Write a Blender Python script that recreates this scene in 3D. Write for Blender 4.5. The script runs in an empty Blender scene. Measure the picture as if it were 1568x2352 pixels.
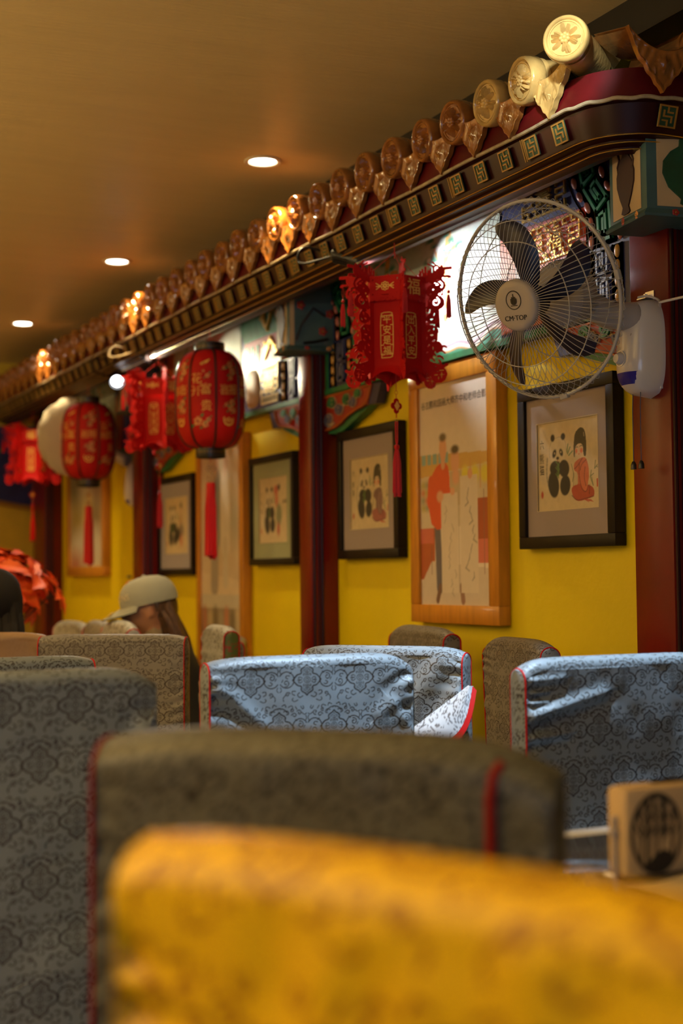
import bpy, bmesh, math, random
import numpy as np
from mathutils import Vector, Matrix, Euler
random.seed(7); rng = np.random.RandomState(7)
PI = math.pi
SC = bpy.context.scene
COL = SC.collection

# ------------------------------------------------------------------ camera
EYE = Vector((0.0, 0.0, 1.17))
yaw, pitch, roll = math.radians(25.7), math.atan(148/3267.), -0.0105
fw = Vector((math.sin(yaw)*math.cos(pitch), math.cos(yaw)*math.cos(pitch), math.sin(pitch)))
rt0 = Vector((math.cos(yaw), -math.sin(yaw), 0)); up0 = rt0.cross(fw)
rt = rt0*math.cos(roll) + up0*math.sin(roll); up = rt.cross(fw)
cam = bpy.data.cameras.new('camera'); co = bpy.data.objects.new('camera', cam); COL.objects.link(co)
co.matrix_world = Matrix(((rt.x, up.x, -fw.x, EYE.x), (rt.y, up.y, -fw.y, EYE.y), (rt.z, up.z, -fw.z, EYE.z), (0, 0, 0, 1)))
cam.sensor_fit = 'VERTICAL'; cam.sensor_height = 36; cam.sensor_width = 24; cam.lens = 50
cam.clip_start = 0.05
cam.dof.use_dof = True; cam.dof.focus_distance = 3.65; cam.dof.aperture_fstop = 2.2
SC.camera = co

# ------------------------------------------------------------------ world, lights, exposure
SC.view_settings.view_transform = 'Standard'; SC.view_settings.look = 'None'
SC.view_settings.gamma = 1.0; SC.view_settings.use_curve_mapping = False
SC.view_settings.exposure = 0.0
W = bpy.data.worlds.new('world'); SC.world = W; W.use_nodes = True
W.node_tree.nodes['Background'].inputs[0].default_value = (1.0, 0.8, 0.55, 1)
W.node_tree.nodes['Background'].inputs[1].default_value = 0.02
SC.cycles.max_bounces = 6; SC.cycles.use_denoising = True
SC.cycles.sample_clamp_indirect = 4.0

def lamp(name, kind, loc, energy, color, target=None, size=0.1, **kw):
    l = bpy.data.lights.new(name, kind); l.energy = energy; l.color = color
    o = bpy.data.objects.new(name, l); COL.objects.link(o); o.location = loc
    if target is not None:
        o.rotation_euler = (Vector(target)-Vector(loc)).to_track_quat('-Z', 'Y').to_euler()
    if kind == 'SPOT': l.shadow_soft_size = size
    if kind == 'POINT': l.shadow_soft_size = size
    if kind == 'AREA': l.shape = 'RECTANGLE'; l.size = size
    for k, v in kw.items(): setattr(l, k, v)
    return o
WARM = (1.0, 0.78, 0.48); COOL = (0.72, 0.86, 1.0)
# daylight entering by the shop window behind the camera, to the left of it
lamp('daylight', 'AREA', (-1.3, -2.35, 1.6), 30, (0.40, 0.64, 1.0), (0.6, 3.0, 0.9), 2.2, size_y=1.5)
# added fill lights beyond the frame: strong upward onto the ceiling, weak downward
for (x, y, e) in ((-1.2, 1.6, 75), (-1.5, 4.6, 85), (-1.8, 7.8, 80)):
    lamp('added_fill_light', 'AREA', (x, y, 1.9), e*1.6, (1.0, 0.74, 0.36), (x, y, 5.0), 0.6, size_y=0.6)
    lamp('added_fill_light', 'AREA', (x, y, 1.86), e*0.26, (1.0, 0.80, 0.50), (x, y, 0), 0.5, size_y=0.5)

# ------------------------------------------------------------------ materials
MATS = {}
def mat(name, color, rough=0.5, metal=0.0, emit=None, bump=0.0, bscale=60, vary=0.0, vscale=8, attr=None,
        coat=0.0, trans=0.0, alpha=1.0, spec=0.5, sheen=0.0, color2=None, stretch=None):
    if name in MATS: return MATS[name]
    m = bpy.data.materials.new(name); m.use_nodes = True; nt = m.node_tree; N = nt.nodes; L = nt.links
    b = N['Principled BSDF']
    b.inputs['Base Color'].default_value = (*color, 1); b.inputs['Roughness'].default_value = rough
    b.inputs['Metallic'].default_value = metal; b.inputs['Coat Weight'].default_value = coat
    b.inputs['Coat Roughness'].default_value = 0.08
    b.inputs['Transmission Weight'].default_value = trans; b.inputs['Alpha'].default_value = alpha
    b.inputs['Specular IOR Level'].default_value = spec
    if sheen: b.inputs['Sheen Weight'].default_value = sheen
    if emit: b.inputs['Emission Color'].default_value = (*emit[0], 1); b.inputs['Emission Strength'].default_value = emit[1]
    tc = N.new('ShaderNodeTexCoord'); mp = N.new('ShaderNodeMapping'); L.new(tc.outputs['Object'], mp.inputs[0])
    if stretch: mp.inputs['Scale'].default_value = stretch
    nz = N.new('ShaderNodeTexNoise'); nz.inputs['Scale'].default_value = vscale; nz.inputs['Detail'].default_value = 4
    L.new(mp.outputs[0], nz.inputs[0])
    col = None
    if attr:
        a = N.new('ShaderNodeAttribute'); a.attribute_name = attr; col = a.outputs['Color']
    if vary or color2:
        mx = N.new('ShaderNodeMix'); mx.data_type = 'RGBA'
        r = N.new('ShaderNodeValToRGB'); r.color_ramp.elements[0].position = 0.35; r.color_ramp.elements[1].position = 0.65
        L.new(nz.outputs['Fac'], r.inputs[0]); L.new(r.outputs[0], mx.inputs[0])
        c2 = color2 or tuple(c*(1-vary) for c in color)
        mx.inputs[6].default_value = (*color, 1); mx.inputs[7].default_value = (*c2, 1)
        if attr:
            mx.blend_type = 'MULTIPLY'; mx.inputs[7].default_value = (1-vary,)*3+(1,); L.new(col, mx.inputs[6])
        col = mx.outputs[2]
    if col is not None: L.new(col, b.inputs['Base Color'])
    if bump:
        n2 = N.new('ShaderNodeTexNoise'); n2.inputs['Scale'].default_value = bscale; n2.inputs['Detail'].default_value = 3
        L.new(mp.outputs[0], n2.inputs[0])
        bp = N.new('ShaderNodeBump'); bp.inputs['Strength'].default_value = bump; bp.inputs['Distance'].default_value = 0.01
        L.new(n2.outputs['Fac'], bp.inputs['Height']); L.new(bp.outputs[0], b.inputs['Normal'])
    MATS[name] = m; return m
M = dict(
    yellow=lambda: mat('yellow_wall_paint', (0.80, 0.63, 0.001), 0.5, bump=0.12, bscale=40, vary=0.08, vscale=3),
    backwall=lambda: mat('dimmed_yellow_wall_paint', (0.62, 0.44, 0.03), 0.6, bump=0.1, vary=0.1),  # yellow wall paint, the end wall's weaker light put into its colour
    ceil=lambda: mat('satin_ceiling', (0.60, 0.47, 0.22), 0.42, bump=0.25, bscale=9, vary=0.06, vscale=2, stretch=(1, 6, 1), spec=0.6),
    floor=lambda: mat('floor_tile', (0.16, 0.10, 0.06), 0.35, vary=0.3, vscale=3),
    plaster=lambda: mat('plaster', (0.5, 0.4, 0.22), 0.7, bump=0.1),
    red=lambda: mat('red_lacquer', (0.15, 0.005, 0.003), 0.30, vary=0.25, vscale=5, spec=0.35, bump=0.05, bscale=30),
    maroon=lambda: mat('maroon_paint', (0.026, 0.0015, 0.0015), 0.36, vary=0.3, vscale=9, spec=0.3),
    fascia=lambda: mat('red_fascia_paint', (0.09, 0.003, 0.004), 0.4, vary=0.3, vscale=12, spec=0.3),
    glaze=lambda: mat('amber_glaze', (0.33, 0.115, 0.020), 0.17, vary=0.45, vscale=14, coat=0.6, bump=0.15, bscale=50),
    glaze_lit=lambda: mat('amber_glaze_lit', (0.62, 0.40, 0.12), 0.16, vary=0.4, vscale=14, coat=0.6, bump=0.15, bscale=50),  # amber glaze lightened, the lamp light near the corner put into its colour
    cord=lambda: mat('cream_cord', (0.42, 0.34, 0.20), 0.4, vary=0.35, vscale=30),
    gold=lambda: mat('gold_paint', (0.85, 0.52, 0.10), 0.28, metal=0.8, vary=0.2, bump=0.2, bscale=160),
    goldflat=lambda: mat('gold_foil_print', (0.90, 0.58, 0.12), 0.4, metal=0.15, bump=0.3, bscale=600),
    green=lambda: mat('green_paint', (0.02, 0.20, 0.085), 0.4, vary=0.3, vscale=20),
    dgreen=lambda: mat('dark_green_paint', (0.006, 0.07, 0.035), 0.45, vary=0.3, vscale=20),
    blue=lambda: mat('blue_paint', (0.018, 0.025, 0.14), 0.4, vary=0.3, vscale=20),
    lblue=lambda: mat('slate_blue_paint', (0.12, 0.14, 0.26), 0.4, vary=0.3, vscale=20),
    black=lambda: mat('black_paint', (0.01, 0.009, 0.008), 0.35, vary=0.2),
    bead=lambda: mat('ochre_bead_paint', (0.60, 0.34, 0.08), 0.35, vary=0.3, vscale=30),
    beadp=lambda: mat('pink_bead_paint', (0.50, 0.26, 0.20), 0.35, color2=(0.45, 0.06, 0.04), vscale=28),
    orange=lambda: mat('orange_paint', (0.55, 0.13, 0.02), 0.4, vary=0.3),
    redp=lambda: mat('red_panel_paint', (0.34, 0.02, 0.012), 0.4, vary=0.2),
    teal=lambda: mat('dusty_teal_paint', (0.055, 0.13, 0.145), 0.5, vary=0.25, vscale=10),
    cream=lambda: mat('cream_paint', (0.50, 0.38, 0.22), 0.55, vary=0.1),
    vase=lambda: mat('brown_vase_paint', (0.035, 0.008, 0.007), 0.5, vary=0.3),
    frame=lambda: mat('black_wood_frame', (0.008, 0.006, 0.005), 0.45, vary=0.2, bump=0.05, spec=0.25),
    matb=lambda: mat('mauve_grey_mat_board', (0.30, 0.25, 0.235), 0.7, bump=0.1, bscale=300),
    matg=lambda: mat('sage_green_mat_board', (0.30, 0.33, 0.19), 0.7, bump=0.1, bscale=300),
    matl=lambda: mat('lilac_grey_mat_board', (0.33, 0.31, 0.34), 0.7, bump=0.1, bscale=300),
    bevel=lambda: mat('cut_mat_edge', (0.62, 0.52, 0.32), 0.6),
    goldwood=lambda: mat('golden_wood', (0.62, 0.25, 0.02), 0.35, vary=0.25, vscale=6, stretch=(8, 8, 1), coat=0.3),
    paint=lambda: mat('painted_picture', (1, 1, 1), 0.6, attr='Col', vary=0.1, vscale=40),
    photo=lambda: mat('printed_photo', (1, 1, 1), 0.3, attr='Col', vary=0.04, vscale=30),
    glass=lambda: mat('picture_glass', (1, 1, 1), 0.03, trans=1.0, alpha=0.12),
    lanred=lambda: mat('red_flock_panel', (0.50, 0.002, 0.002), 0.65, bump=0.2, bscale=400, spec=0.25),
    lanfab=lambda: mat('red_lantern_silk', (0.50, 0.003, 0.003), 0.6, bump=0.15, bscale=300, spec=0.3),
    tassel=lambda: mat('red_silk_thread', (0.50, 0.002, 0.004), 0.5, spec=0.3),
    string=lambda: mat('red_string', (0.5, 0.02, 0.02), 0.6),
    lblack=lambda: mat('black_lantern_rim', (0.012, 0.012, 0.009), 0.35),
    flower=lambda: mat('peach_flower_print', (0.62, 0.20, 0.07), 0.5, color2=(0.75, 0.42, 0.12), vscale=60),
    leafp=lambda: mat('green_leaf_print', (0.05, 0.22, 0.06), 0.5),
    white=lambda: mat('white_plastic', (0.72, 0.69, 0.64), 0.22, coat=0.3),
    wire=lambda: mat('pale_grey_wire', (0.40, 0.40, 0.39), 0.35, coat=0.3),
    blade=lambda: mat('dark_navy_blade', (0.006, 0.006, 0.030), 0.3, spec=0.4),
    motor=lambda: mat('grey_motor_housing', (0.42, 0.39, 0.36), 0.35),
    bluepl=lambda: mat('blue_switch_label', (0.015, 0.012, 0.30), 0.25),
    ink=lambda: mat('black_ink', (0.012, 0.012, 0.012), 0.5),
    darkm=lambda: mat('black_metal', (0.015, 0.015, 0.013), 0.35, metal=0.3),
    alu=lambda: mat('brushed_metal', (0.6, 0.58, 0.55), 0.3, metal=0.9),
    lens=lambda: mat('lamp_lens', (1, 1, 1), 0.3, emit=((1.0, 0.93, 0.80), 14)),
    lensd=lambda: mat('dim_lamp_lens', (1, 1, 1), 0.3, emit=((1.0, 0.9, 0.7), 0.7)),
    lensc=lambda: mat('cool_lamp_lens', (1, 1, 1), 0.3, emit=((0.95, 0.97, 1.0), 9)),
    trimw=lambda: mat('cream_trim_ring', (0.6, 0.48, 0.3), 0.35),
    piping=lambda: mat('red_piping', (0.42, 0.004, 0.004), 0.6, spec=0.2),
    pipingd=lambda: mat('dull_red_piping', (0.20, 0.006, 0.004), 0.7, spec=0.1),
    legw=lambda: mat('dark_wood_leg', (0.06, 0.03, 0.018), 0.4),
    skin=lambda: mat('skin', (0.62, 0.30, 0.16), 0.5, vary=0.1),
    hairb=lambda: mat('brown_hair', (0.040, 0.020, 0.010), 0.5, color2=(0.11, 0.05, 0.018), vscale=25, stretch=(6, 6, 1)),
    hairk=lambda: mat('black_hair', (0.010, 0.008, 0.007), 0.75, spec=0.2),
    cap=lambda: mat('grey_cotton_cap', (0.30, 0.31, 0.25), 0.8, bump=0.2, bscale=300),
    jacket=lambda: mat('cream_knit', (0.50, 0.40, 0.24), 0.85, bump=0.3, bscale=120),
    coatk=lambda: mat('black_vest', (0.015, 0.014, 0.012), 0.7),
    coatb=lambda: mat('tan_coat', (0.30, 0.20, 0.11), 0.85, bump=0.2, bscale=200),
    leaf=lambda: mat('red_orange_leaf', (0.92, 0.15, 0.012), 0.5, color2=(0.66, 0.035, 0.006), vscale=9),
    pot=lambda: mat('glazed_pot', (0.12, 0.02, 0.015), 0.25),
    whitet=lambda: mat('white_laminate', (0.75, 0.75, 0.72), 0.35),
    tglass=lambda: mat('dark_table_glass', (0.12, 0.10, 0.07), 0.05, coat=1.0, spec=1.0),
    kraft=lambda: mat('kraft_board', (0.52, 0.36, 0.17), 0.7, vary=0.08, vscale=6),
    sheet=lambda: mat('pale_cloth', (0.50, 0.46, 0.36), 0.8, bump=0.4, bscale=12),
    gold2=lambda: mat('ochre_gilt', (0.36, 0.19, 0.035), 0.4, metal=0.25, vary=0.2),
    goldpale=lambda: mat('pale_gilt', (0.85, 0.66, 0.30), 0.35, metal=0.5, vary=0.2),
    floral=lambda: mat('green_floral_cloth', (0.10, 0.16, 0.03), 0.8, color2=(0.35, 0.05, 0.02), vscale=30),
)
def mm(k): return M[k]() if isinstance(k, str) else k

# ------------------------------------------------------------------ object helpers
def tag(o, label=None, cat=None, group=None, kind=None):
    if label: o['label'] = label
    if cat: o['category'] = cat
    if group: o['group'] = group
    if kind: o['kind'] = kind
    return o
def empty(name, loc=(0, 0, 0), rot=(0, 0, 0), label=None, cat=None, group=None, kind=None):
    o = bpy.data.objects.new(name, None); COL.objects.link(o); o.location = loc; o.rotation_euler = rot
    o.empty_display_size = 0.05
    return tag(o, label, cat, group, kind)
def inst(name, me, parent=None, loc=None, rot=None, scale=None):
    o = bpy.data.objects.new(name, me); COL.objects.link(o)
    if parent is not None: o.parent = parent
    if loc is not None: o.location = loc
    if rot is not None: o.rotation_euler = rot
    if scale is not None: o.scale = scale
    return o
def copy_tree(o, parent=None):
    c = o.copy(); COL.objects.link(c)
    if parent is not None: c.parent = parent
    for ch in list(o.children): copy_tree(ch, c)
    return c

class MB:
    """collects shapes into one mesh; each face may carry its own material slot"""
    def __init__(s): s.v = []; s.f = []; s.m = []; s.sm = []
    def add(s, vs, fs, mi=0, smooth=False):
        b = len(s.v); s.v.extend([tuple(p) for p in vs])
        for f in fs: s.f.append([b+i for i in f]); s.m.append(mi); s.sm.append(smooth)
        return s
    def box(s, lo, hi, mi=0, T=None, bev=0.0):
        (x0, y0, z0), (x1, y1, z1) = lo, hi
        vs = [(x, y, z) for z in (z0, z1) for y in (y0, y1) for x in (x0, x1)]
        fs = [(0, 2, 3, 1), (4, 5, 7, 6), (0, 1, 5, 4), (2, 6, 7, 3), (0, 4, 6, 2), (1, 3, 7, 5)]
        if bev > 0:
            bm = bmesh.new(); bv = [bm.verts.new(p) for p in vs]
            for f in fs: bm.faces.new([bv[i] for i in f])
            bmesh.ops.bevel(bm, geom=list(bm.edges), offset=bev, segments=2, affect='EDGES', profile=0.5)
            bm.verts.index_update(); vs = [tuple(v.co) for v in bm.verts]; fs = [[v.index for v in f.verts] for f in bm.faces]; bm.free()
        if T is not None: vs = [T @ Vector(p) for p in vs]
        return s.add(vs, fs, mi)
    def tube(s, pts, r, n=8, mi=0, cap=True, flat=1.0):
        pts = [Vector(p) for p in pts]; k = len(pts)
        rs = list(r) if hasattr(r, '__len__') else [r]*k
        if len(rs) != k: rs = list(np.interp(np.linspace(0, 1, k), np.linspace(0, 1, len(rs)), rs))
        vs = []; prev = None
        for i, p in enumerate(pts):
            t = (pts[min(i+1, k-1)]-pts[max(i-1, 0)])
            if t.length < 1e-9: t = Vector((0, 0, 1))
            t.normalize()
            if prev is None:
                a = Vector((0, 0, 1)) if abs(t.z) < 0.9 else Vector((1, 0, 0))
                nx = t.cross(a).normalized()
            else:
                nx = prev - t*prev.dot(t)
                nx = nx.normalized() if nx.length > 1e-6 else t.orthogonal().normalized()
            prev = nx; ny = t.cross(nx)
            for j in range(n):
                an = 2*PI*j/n; vs.append(p + (nx*math.cos(an) + ny*math.sin(an)*flat)*rs[i])
        fs = [(i*n+j, i*n+(j+1) % n, (i+1)*n+(j+1) % n, (i+1)*n+j) for i in range(k-1) for j in range(n)]
        if cap: fs += [tuple(range(n))[::-1], tuple((k-1)*n+j for j in range(n))]
        return s.add(vs, fs, mi, True)
    def lathe(s, prof, n=32, mi=0, T=None, cap=True, rfun=None, a0=0, a1=2*PI):
        """prof: list of (radius, height) round the z axis"""
        full = abs(a1-a0-2*PI) < 1e-6; cols = n if full else n+1; vs = []
        for (r, z) in prof:
            for j in range(cols):
                a = a0+(a1-a0)*j/n; q = r*(rfun(a, z) if rfun else 1); vs.append((q*math.cos(a), q*math.sin(a), z))
        if T is not None: vs = [T @ Vector(p) for p in vs]
        k = len(prof)
        fs = [(i*cols+j, i*cols+(j+1) % cols, (i+1)*cols+(j+1) % cols, (i+1)*cols+j) for i in range(k-1) for j in range(n)]
        if cap and full: fs += [tuple(range(n))[::-1], tuple((k-1)*cols+j for j in range(n))]
        return s.add(vs, fs, mi, True)
    def prism(s, poly, z0, z1, mi=0, T=None):
        n = len(poly); vs = [(x, y, z0) for x, y in poly]+[(x, y, z1) for x, y in poly]
        if T is not None: vs = [T @ Vector(p) for p in vs]
        fs = [tuple(range(n))[::-1], tuple(range(n, 2*n))]+[(i, (i+1) % n, n+(i+1) % n, n+i) for i in range(n)]
        return s.add(vs, fs, mi)
    def grid(s, P, mi=0, smooth=True, closed=False):
        """P: array rows x cols x 3"""
        R, C = len(P), len(P[0]); vs = [tuple(q) for row in P for q in row]
        cc = C if closed else C-1
        fs = [(i*C+j, i*C+(j+1) % C, (i+1)*C+(j+1) % C, (i+1)*C+j) for i in range(R-1) for j in range(cc)]
        return s.add(vs, fs, mi, smooth)
    def mesh(s, name, mats, auto=None):
        me = bpy.data.meshes.new(name); me.from_pydata([tuple(v) for v in s.v], [], s.f)
        if not isinstance(mats, (list, tuple)): mats = [mats]
        for k in mats: me.materials.append(mm(k))
        me.polygons.foreach_set('material_index', s.m); me.polygons.foreach_set('use_smooth', s.sm)
        if auto is not None:
            try: me.set_sharp_from_angle(angle=auto)
            except Exception: pass
        me.validate(); me.update(); return me
    def build(s, name, mats, parent=None, loc=None, rot=None, auto=0.7):
        return inst(name, s.mesh(name, mats, auto), parent, loc, rot)

# plane frames: local (a, b, c) -> world. WALL: a runs along the wall (world y), b up (z), c out into the room (-x)
def wallT(y0, x0=2.45, z0=0.0, sgn=1):
    return Matrix(((0, 0, -1, x0), (sgn, 0, 0, y0), (0, 1, 0, z0), (0, 0, 0, 1)))

# ------------------------------------------------------------------ drawing on numpy canvases
class Canvas:
    """RGB or single-channel drawing surface, w x h in drawing units"""
    def __init__(s, w, h, res, bg=(1, 1, 1)):
        s.w, s.h, s.res = w, h, res; s.nx = max(2, int(round(w*res))); s.ny = max(2, int(round(h*res)))
        s.c = np.ones((s.ny, s.nx, 3))*np.array(bg if hasattr(bg, '__len__') else (bg,)*3)
        s.X, s.Y = np.meshgrid((np.arange(s.nx)+0.5)/res, (np.arange(s.ny)+0.5)/res)
    def win(s, x0, y0, x1, y1):
        r = s.res; a = max(0, int(x0*r)-1); b = min(s.nx, int(x1*r)+2); c = max(0, int(y0*r)-1); d = min(s.ny, int(y1*r)+2)
        return (slice(c, d), slice(a, b)) if b > a and d > c else None
    def blend(s, k, m, col):
        col = np.array(col if hasattr(col, '__len__') else (col,)*3); m = m[..., None]
        s.c[k] = s.c[k]*(1-m)+col*m
    def ell(s, cx, cy, rx, ry, col, rot=0, soft=1.0, a=1.0):
        q = max(rx, ry)*1.1+soft/s.res; k = s.win(cx-q, cy-q, cx+q, cy+q)
        if not k: return
        X = s.X[k]-cx; Y = s.Y[k]-cy; c, n = math.cos(rot), math.sin(rot)
        u = (X*c+Y*n)/rx; v = (-X*n+Y*c)/ry; d = (np.sqrt(u*u+v*v)-1)*min(rx, ry)*s.res
        s.blend(k, np.clip(0.5-d/soft, 0, 1)*a, col)
    def line(s, pts, w, col, a=1.0, soft=1.0):
        for (x0, y0), (x1, y1) in zip(pts[:-1], pts[1:]):
            q = w+1.0/s.res; k = s.win(min(x0, x1)-q, min(y0, y1)-q, max(x0, x1)+q, max(y0, y1)+q)
            if not k: continue
            X = s.X[k]; Y = s.Y[k]; dx, dy = x1-x0, y1-y0; L = dx*dx+dy*dy+1e-12
            t = np.clip(((X-x0)*dx+(Y-y0)*dy)/L, 0, 1); d = np.hypot(X-x0-t*dx, Y-y0-t*dy)-w/2
            s.blend(k, np.clip(0.5-d*s.res/soft, 0, 1)*a, col)
    def poly(s, pts, col, a=1.0):
        xs = [p[0] for p in pts]; ys = [p[1] for p in pts]; k = s.win(min(xs), min(ys), max(xs), max(ys))
        if not k: return
        X = s.X[k]; Y = s.Y[k]; ins = np.zeros(X.shape, bool); n = len(pts)
        for i in range(n):
            (x0, y0), (x1, y1) = pts[i], pts[(i+1) % n]
            if y0 == y1: continue
            cnd = ((y0 > Y) != (y1 > Y)) & (X < (x1-x0)*(Y-y0)/(y1-y0)+x0); ins ^= cnd
        s.blend(k, ins*a, col)
    def noise(s, amp, cell, seed=0):
        r = np.random.RandomState(seed); gx = int(s.w/cell)+3; gy = int(s.h/cell)+3; g = r.rand(gy, gx)
        fx = s.X/cell; fy = s.Y/cell; ix = fx.astype(int); iy = fy.astype(int); tx = fx-ix; ty = fy-iy
        tx = tx*tx*(3-2*tx); ty = ty*ty*(3-2*ty)
        v = (g[iy, ix]*(1-tx)+g[iy, ix+1]*tx)*(1-ty)+(g[iy+1, ix]*(1-tx)+g[iy+1, ix+1]*tx)*ty
        s.c *= (1+(v[..., None]-0.5)*amp); return v
    def grid_mesh(s, name, material, T, relief=None):
        """flat print: canvas -> grid of coloured vertices; T maps (x, y, c)"""
        ny, nx = s.ny, s.nx
        x = np.linspace(0, s.w, nx); y = np.linspace(0, s.h, ny); X, Y = np.meshgrid(x, y)
        Z = np.zeros_like(X) if relief is None else relief
        P = np.stack([X, Y, Z, np.ones_like(X)], -1).reshape(-1, 4) @ np.array(T).T
        return fast_grid(name, P[:, :3], ny, nx, material, s.c.reshape(-1, 3))

def fast_grid(name, P, ny, nx, material, color=None, flip=False):
    me = bpy.data.meshes.new(name); me.vertices.add(ny*nx); me.vertices.foreach_set('co', np.ascontiguousarray(P, dtype=np.float32).ravel())
    i = (np.arange(ny-1)[:, None]*nx+np.arange(nx-1)[None, :]).ravel()
    q = np.stack([i, i+1, i+nx+1, i+nx], 1)
    if flip: q = q[:, ::-1]
    nf = len(q); me.loops.add(nf*4); me.loops.foreach_set('vertex_index', np.ascontiguousarray(q, dtype=np.int32).ravel())
    me.polygons.add(nf); me.polygons.foreach_set('loop_start', np.arange(0, nf*4, 4, dtype=np.int32))
    me.polygons.foreach_set('use_smooth', np.ones(nf, bool))
    me.materials.append(mm(material))
    if color is not None:
        at = me.color_attributes.new('Col', 'FLOAT_COLOR', 'POINT')
        c4 = np.ones((ny*nx, 4), np.float32); c4[:, :3] = color; at.data.foreach_set('color', c4.ravel())
    me.update(calc_edges=True); me.validate(); return me

def field_mb(F, w, h, T, t0, t1, mb=None, mi=0):
    """cut sheet: marching squares over the field F (solid where > 0.5), extruded from t0 to t1"""
    mb = mb or MB(); ny, nx = F.shape; F = F.copy(); F[0, :] = F[-1, :] = 0; F[:, 0] = F[:, -1] = 0
    sx, sy = w/(nx-1), h/(ny-1); ids = {}; fv = []
    def vid(key, p):
        if key not in ids: ids[key] = len(fv); fv.append(p)
        return ids[key]
    faces = []; S = F > 0.5
    for j in range(ny-1):
        row = S[j]; row2 = S[j+1]
        for i in range(nx-1):
            cs = [(i, j), (i+1, j), (i+1, j+1), (i, j+1)]; b = [row[i], row[i+1], row2[i+1], row2[i]]
            if not any(b): continue
            pl = []
            for k in range(4):
                a, c = cs[k], cs[(k+1) % 4]
                if b[k]: pl.append((vid(('v',)+a, (a[0]*sx, a[1]*sy)), False))
                if b[k] != b[(k+1) % 4]:
                    fa, fc = F[a[1], a[0]], F[c[1], c[0]]; t = (0.5-fa)/(fc-fa)
                    key = ('e',)+min(a, c)+max(a, c)
                    pl.append((vid(key, ((a[0]+(c[0]-a[0])*t)*sx, (a[1]+(c[1]-a[1])*t)*sy)), True))
            faces.append(pl)
    n = len(fv); Tm = T if T is not None else Matrix.Identity(4)
    vs = [Tm @ Vector((x, y, t1)) for x, y in fv]+[Tm @ Vector((x, y, t0)) for x, y in fv]; fs = []
    for pl in faces:
        idx = [q[0] for q in pl]; fs.append(idx); fs.append([q+n for q in idx][::-1])
        for k in range(len(pl)):
            a, c = pl[k], pl[(k+1) % len(pl)]
            if a[1] and c[1]: fs.append([c[0], a[0], a[0]+n, c[0]+n])
    mb.add(vs, fs, mi); return mb

_txt = {}
def text_polys(s, depth=0.0):
    """the outlines of a line of writing as (verts, faces), 1 unit em, centred"""
    if (s, depth) in _txt: return _txt[(s, depth)]
    c = bpy.data.curves.new('txt', 'FONT'); c.body = s; c.align_x = 'CENTER'; c.align_y = 'CENTER'; c.resolution_u = 3
    c.extrude = depth
    o = bpy.data.objects.new('txt', c); COL.objects.link(o); bpy.context.view_layer.update()
    me = o.evaluated_get(bpy.context.evaluated_depsgraph_get()).to_mesh()
    v = np.array([tuple(p.co) for p in me.vertices]); f = [list(p.vertices) for p in me.polygons]
    COL.objects.unlink(o); bpy.data.objects.remove(o); bpy.data.curves.remove(c)
    if len(v):
        mid = (v.max(0)+v.min(0))/2; v = v-mid
    _txt[(s, depth)] = (v, f); return v, f
def write(mb, s, cx, cy, sz, T, c=0.0, mi=0, depth=0.0, sx=1.0, warp=None):
    v, f = text_polys(s, depth/sz if depth else 0.0)
    if not len(v): return
    pts = []
    for p in v:
        q = Vector((cx+p[0]*sz*sx, cy+p[1]*sz, c+p[2]*sz))
        pts.append(warp(q) if warp else T @ q)
    mb.add(pts, f, mi)
def spiral(cx, cy, r0, r1, a0, turns, n=16):
    return [(cx+(r0+(r1-r0)*k/n)*math.cos(a0+turns*2*PI*k/n), cy+(r0+(r1-r0)*k/n)*math.sin(a0+turns*2*PI*k/n)) for k in range(n+1)]
def smooth_poly(pts, it=2, closed=False):
    for _ in range(it):
        q = []; n = len(pts)
        rngk = range(n if closed else n-1)
        if not closed: q.append(pts[0])
        for i in rngk:
            a, b = np.array(pts[i], float), np.array(pts[(i+1) % n], float)
            q += [tuple(a*0.75+b*0.25), tuple(a*0.25+b*0.75)]
        if not closed: q.append(pts[-1])
        pts = q
    return pts
# ------------------------------------------------------------------ the room
CZ = 2.66
def slab(name, lo, hi, m): 
    o = MB().box(lo, hi).build(name, m); return tag(o, kind='structure')
slab('floor', (-3.2, -2.6, -0.1), (4.3, 10.0, 0), 'floor')
CEILING = slab('ceiling', (-3.2, -2.6, CZ), (4.3, 10.0, CZ+0.1), 'ceil')
slab('wall_right', (2.45, 2.62, 0), (2.60, 9.9, CZ), 'yellow')
slab('wall_back', (-3.2, 9.76, 0), (2.45, 9.9, CZ), 'backwall')
slab('wall_left', (-3.3, -2.6, 0), (-3.2, 10.0, CZ), 'plaster')
slab('wall_alcove', (4.2, -2.6, 0), (4.3, 2.77, CZ), 'plaster')
slab('wall_return', (2.60, 2.62, 0), (4.2, 2.77, CZ), 'yellow')
wf = empty('wall_front', (0, -2.5, 0), kind='structure')
m = MB(); m.box((-3.2, -0.05, 0), (-2.5, 0.05, CZ)); m.box((0.0, -0.05, 0), (4.2, 0.05, CZ)); m.box((-2.5, -0.05, 0), (0, 0.05, 0.8)); m.box((-2.5, -0.05, 2.4), (0, 0.05, CZ))
m.build('wall_panel', 'plaster', wf)
w1 = empty('window_1', (-1.25, -2.5, 0.8), kind='structure')
m = MB()
for x in (-1.25, -0.42, 0.42, 1.19): m.box((x, -0.04, 0), (x+0.06, 0.04, 1.6))
m.box((-1.19, -0.04, 0), (1.19, 0.04, 0.06)); m.box((-1.19, -0.04, 1.54), (1.19, 0.04, 1.6)); m.build('window_frame', 'legw', w1)

slab('trim_1', (2.26, 2.3, 2.555), (2.60, 9.76, CZ), 'black')
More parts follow.
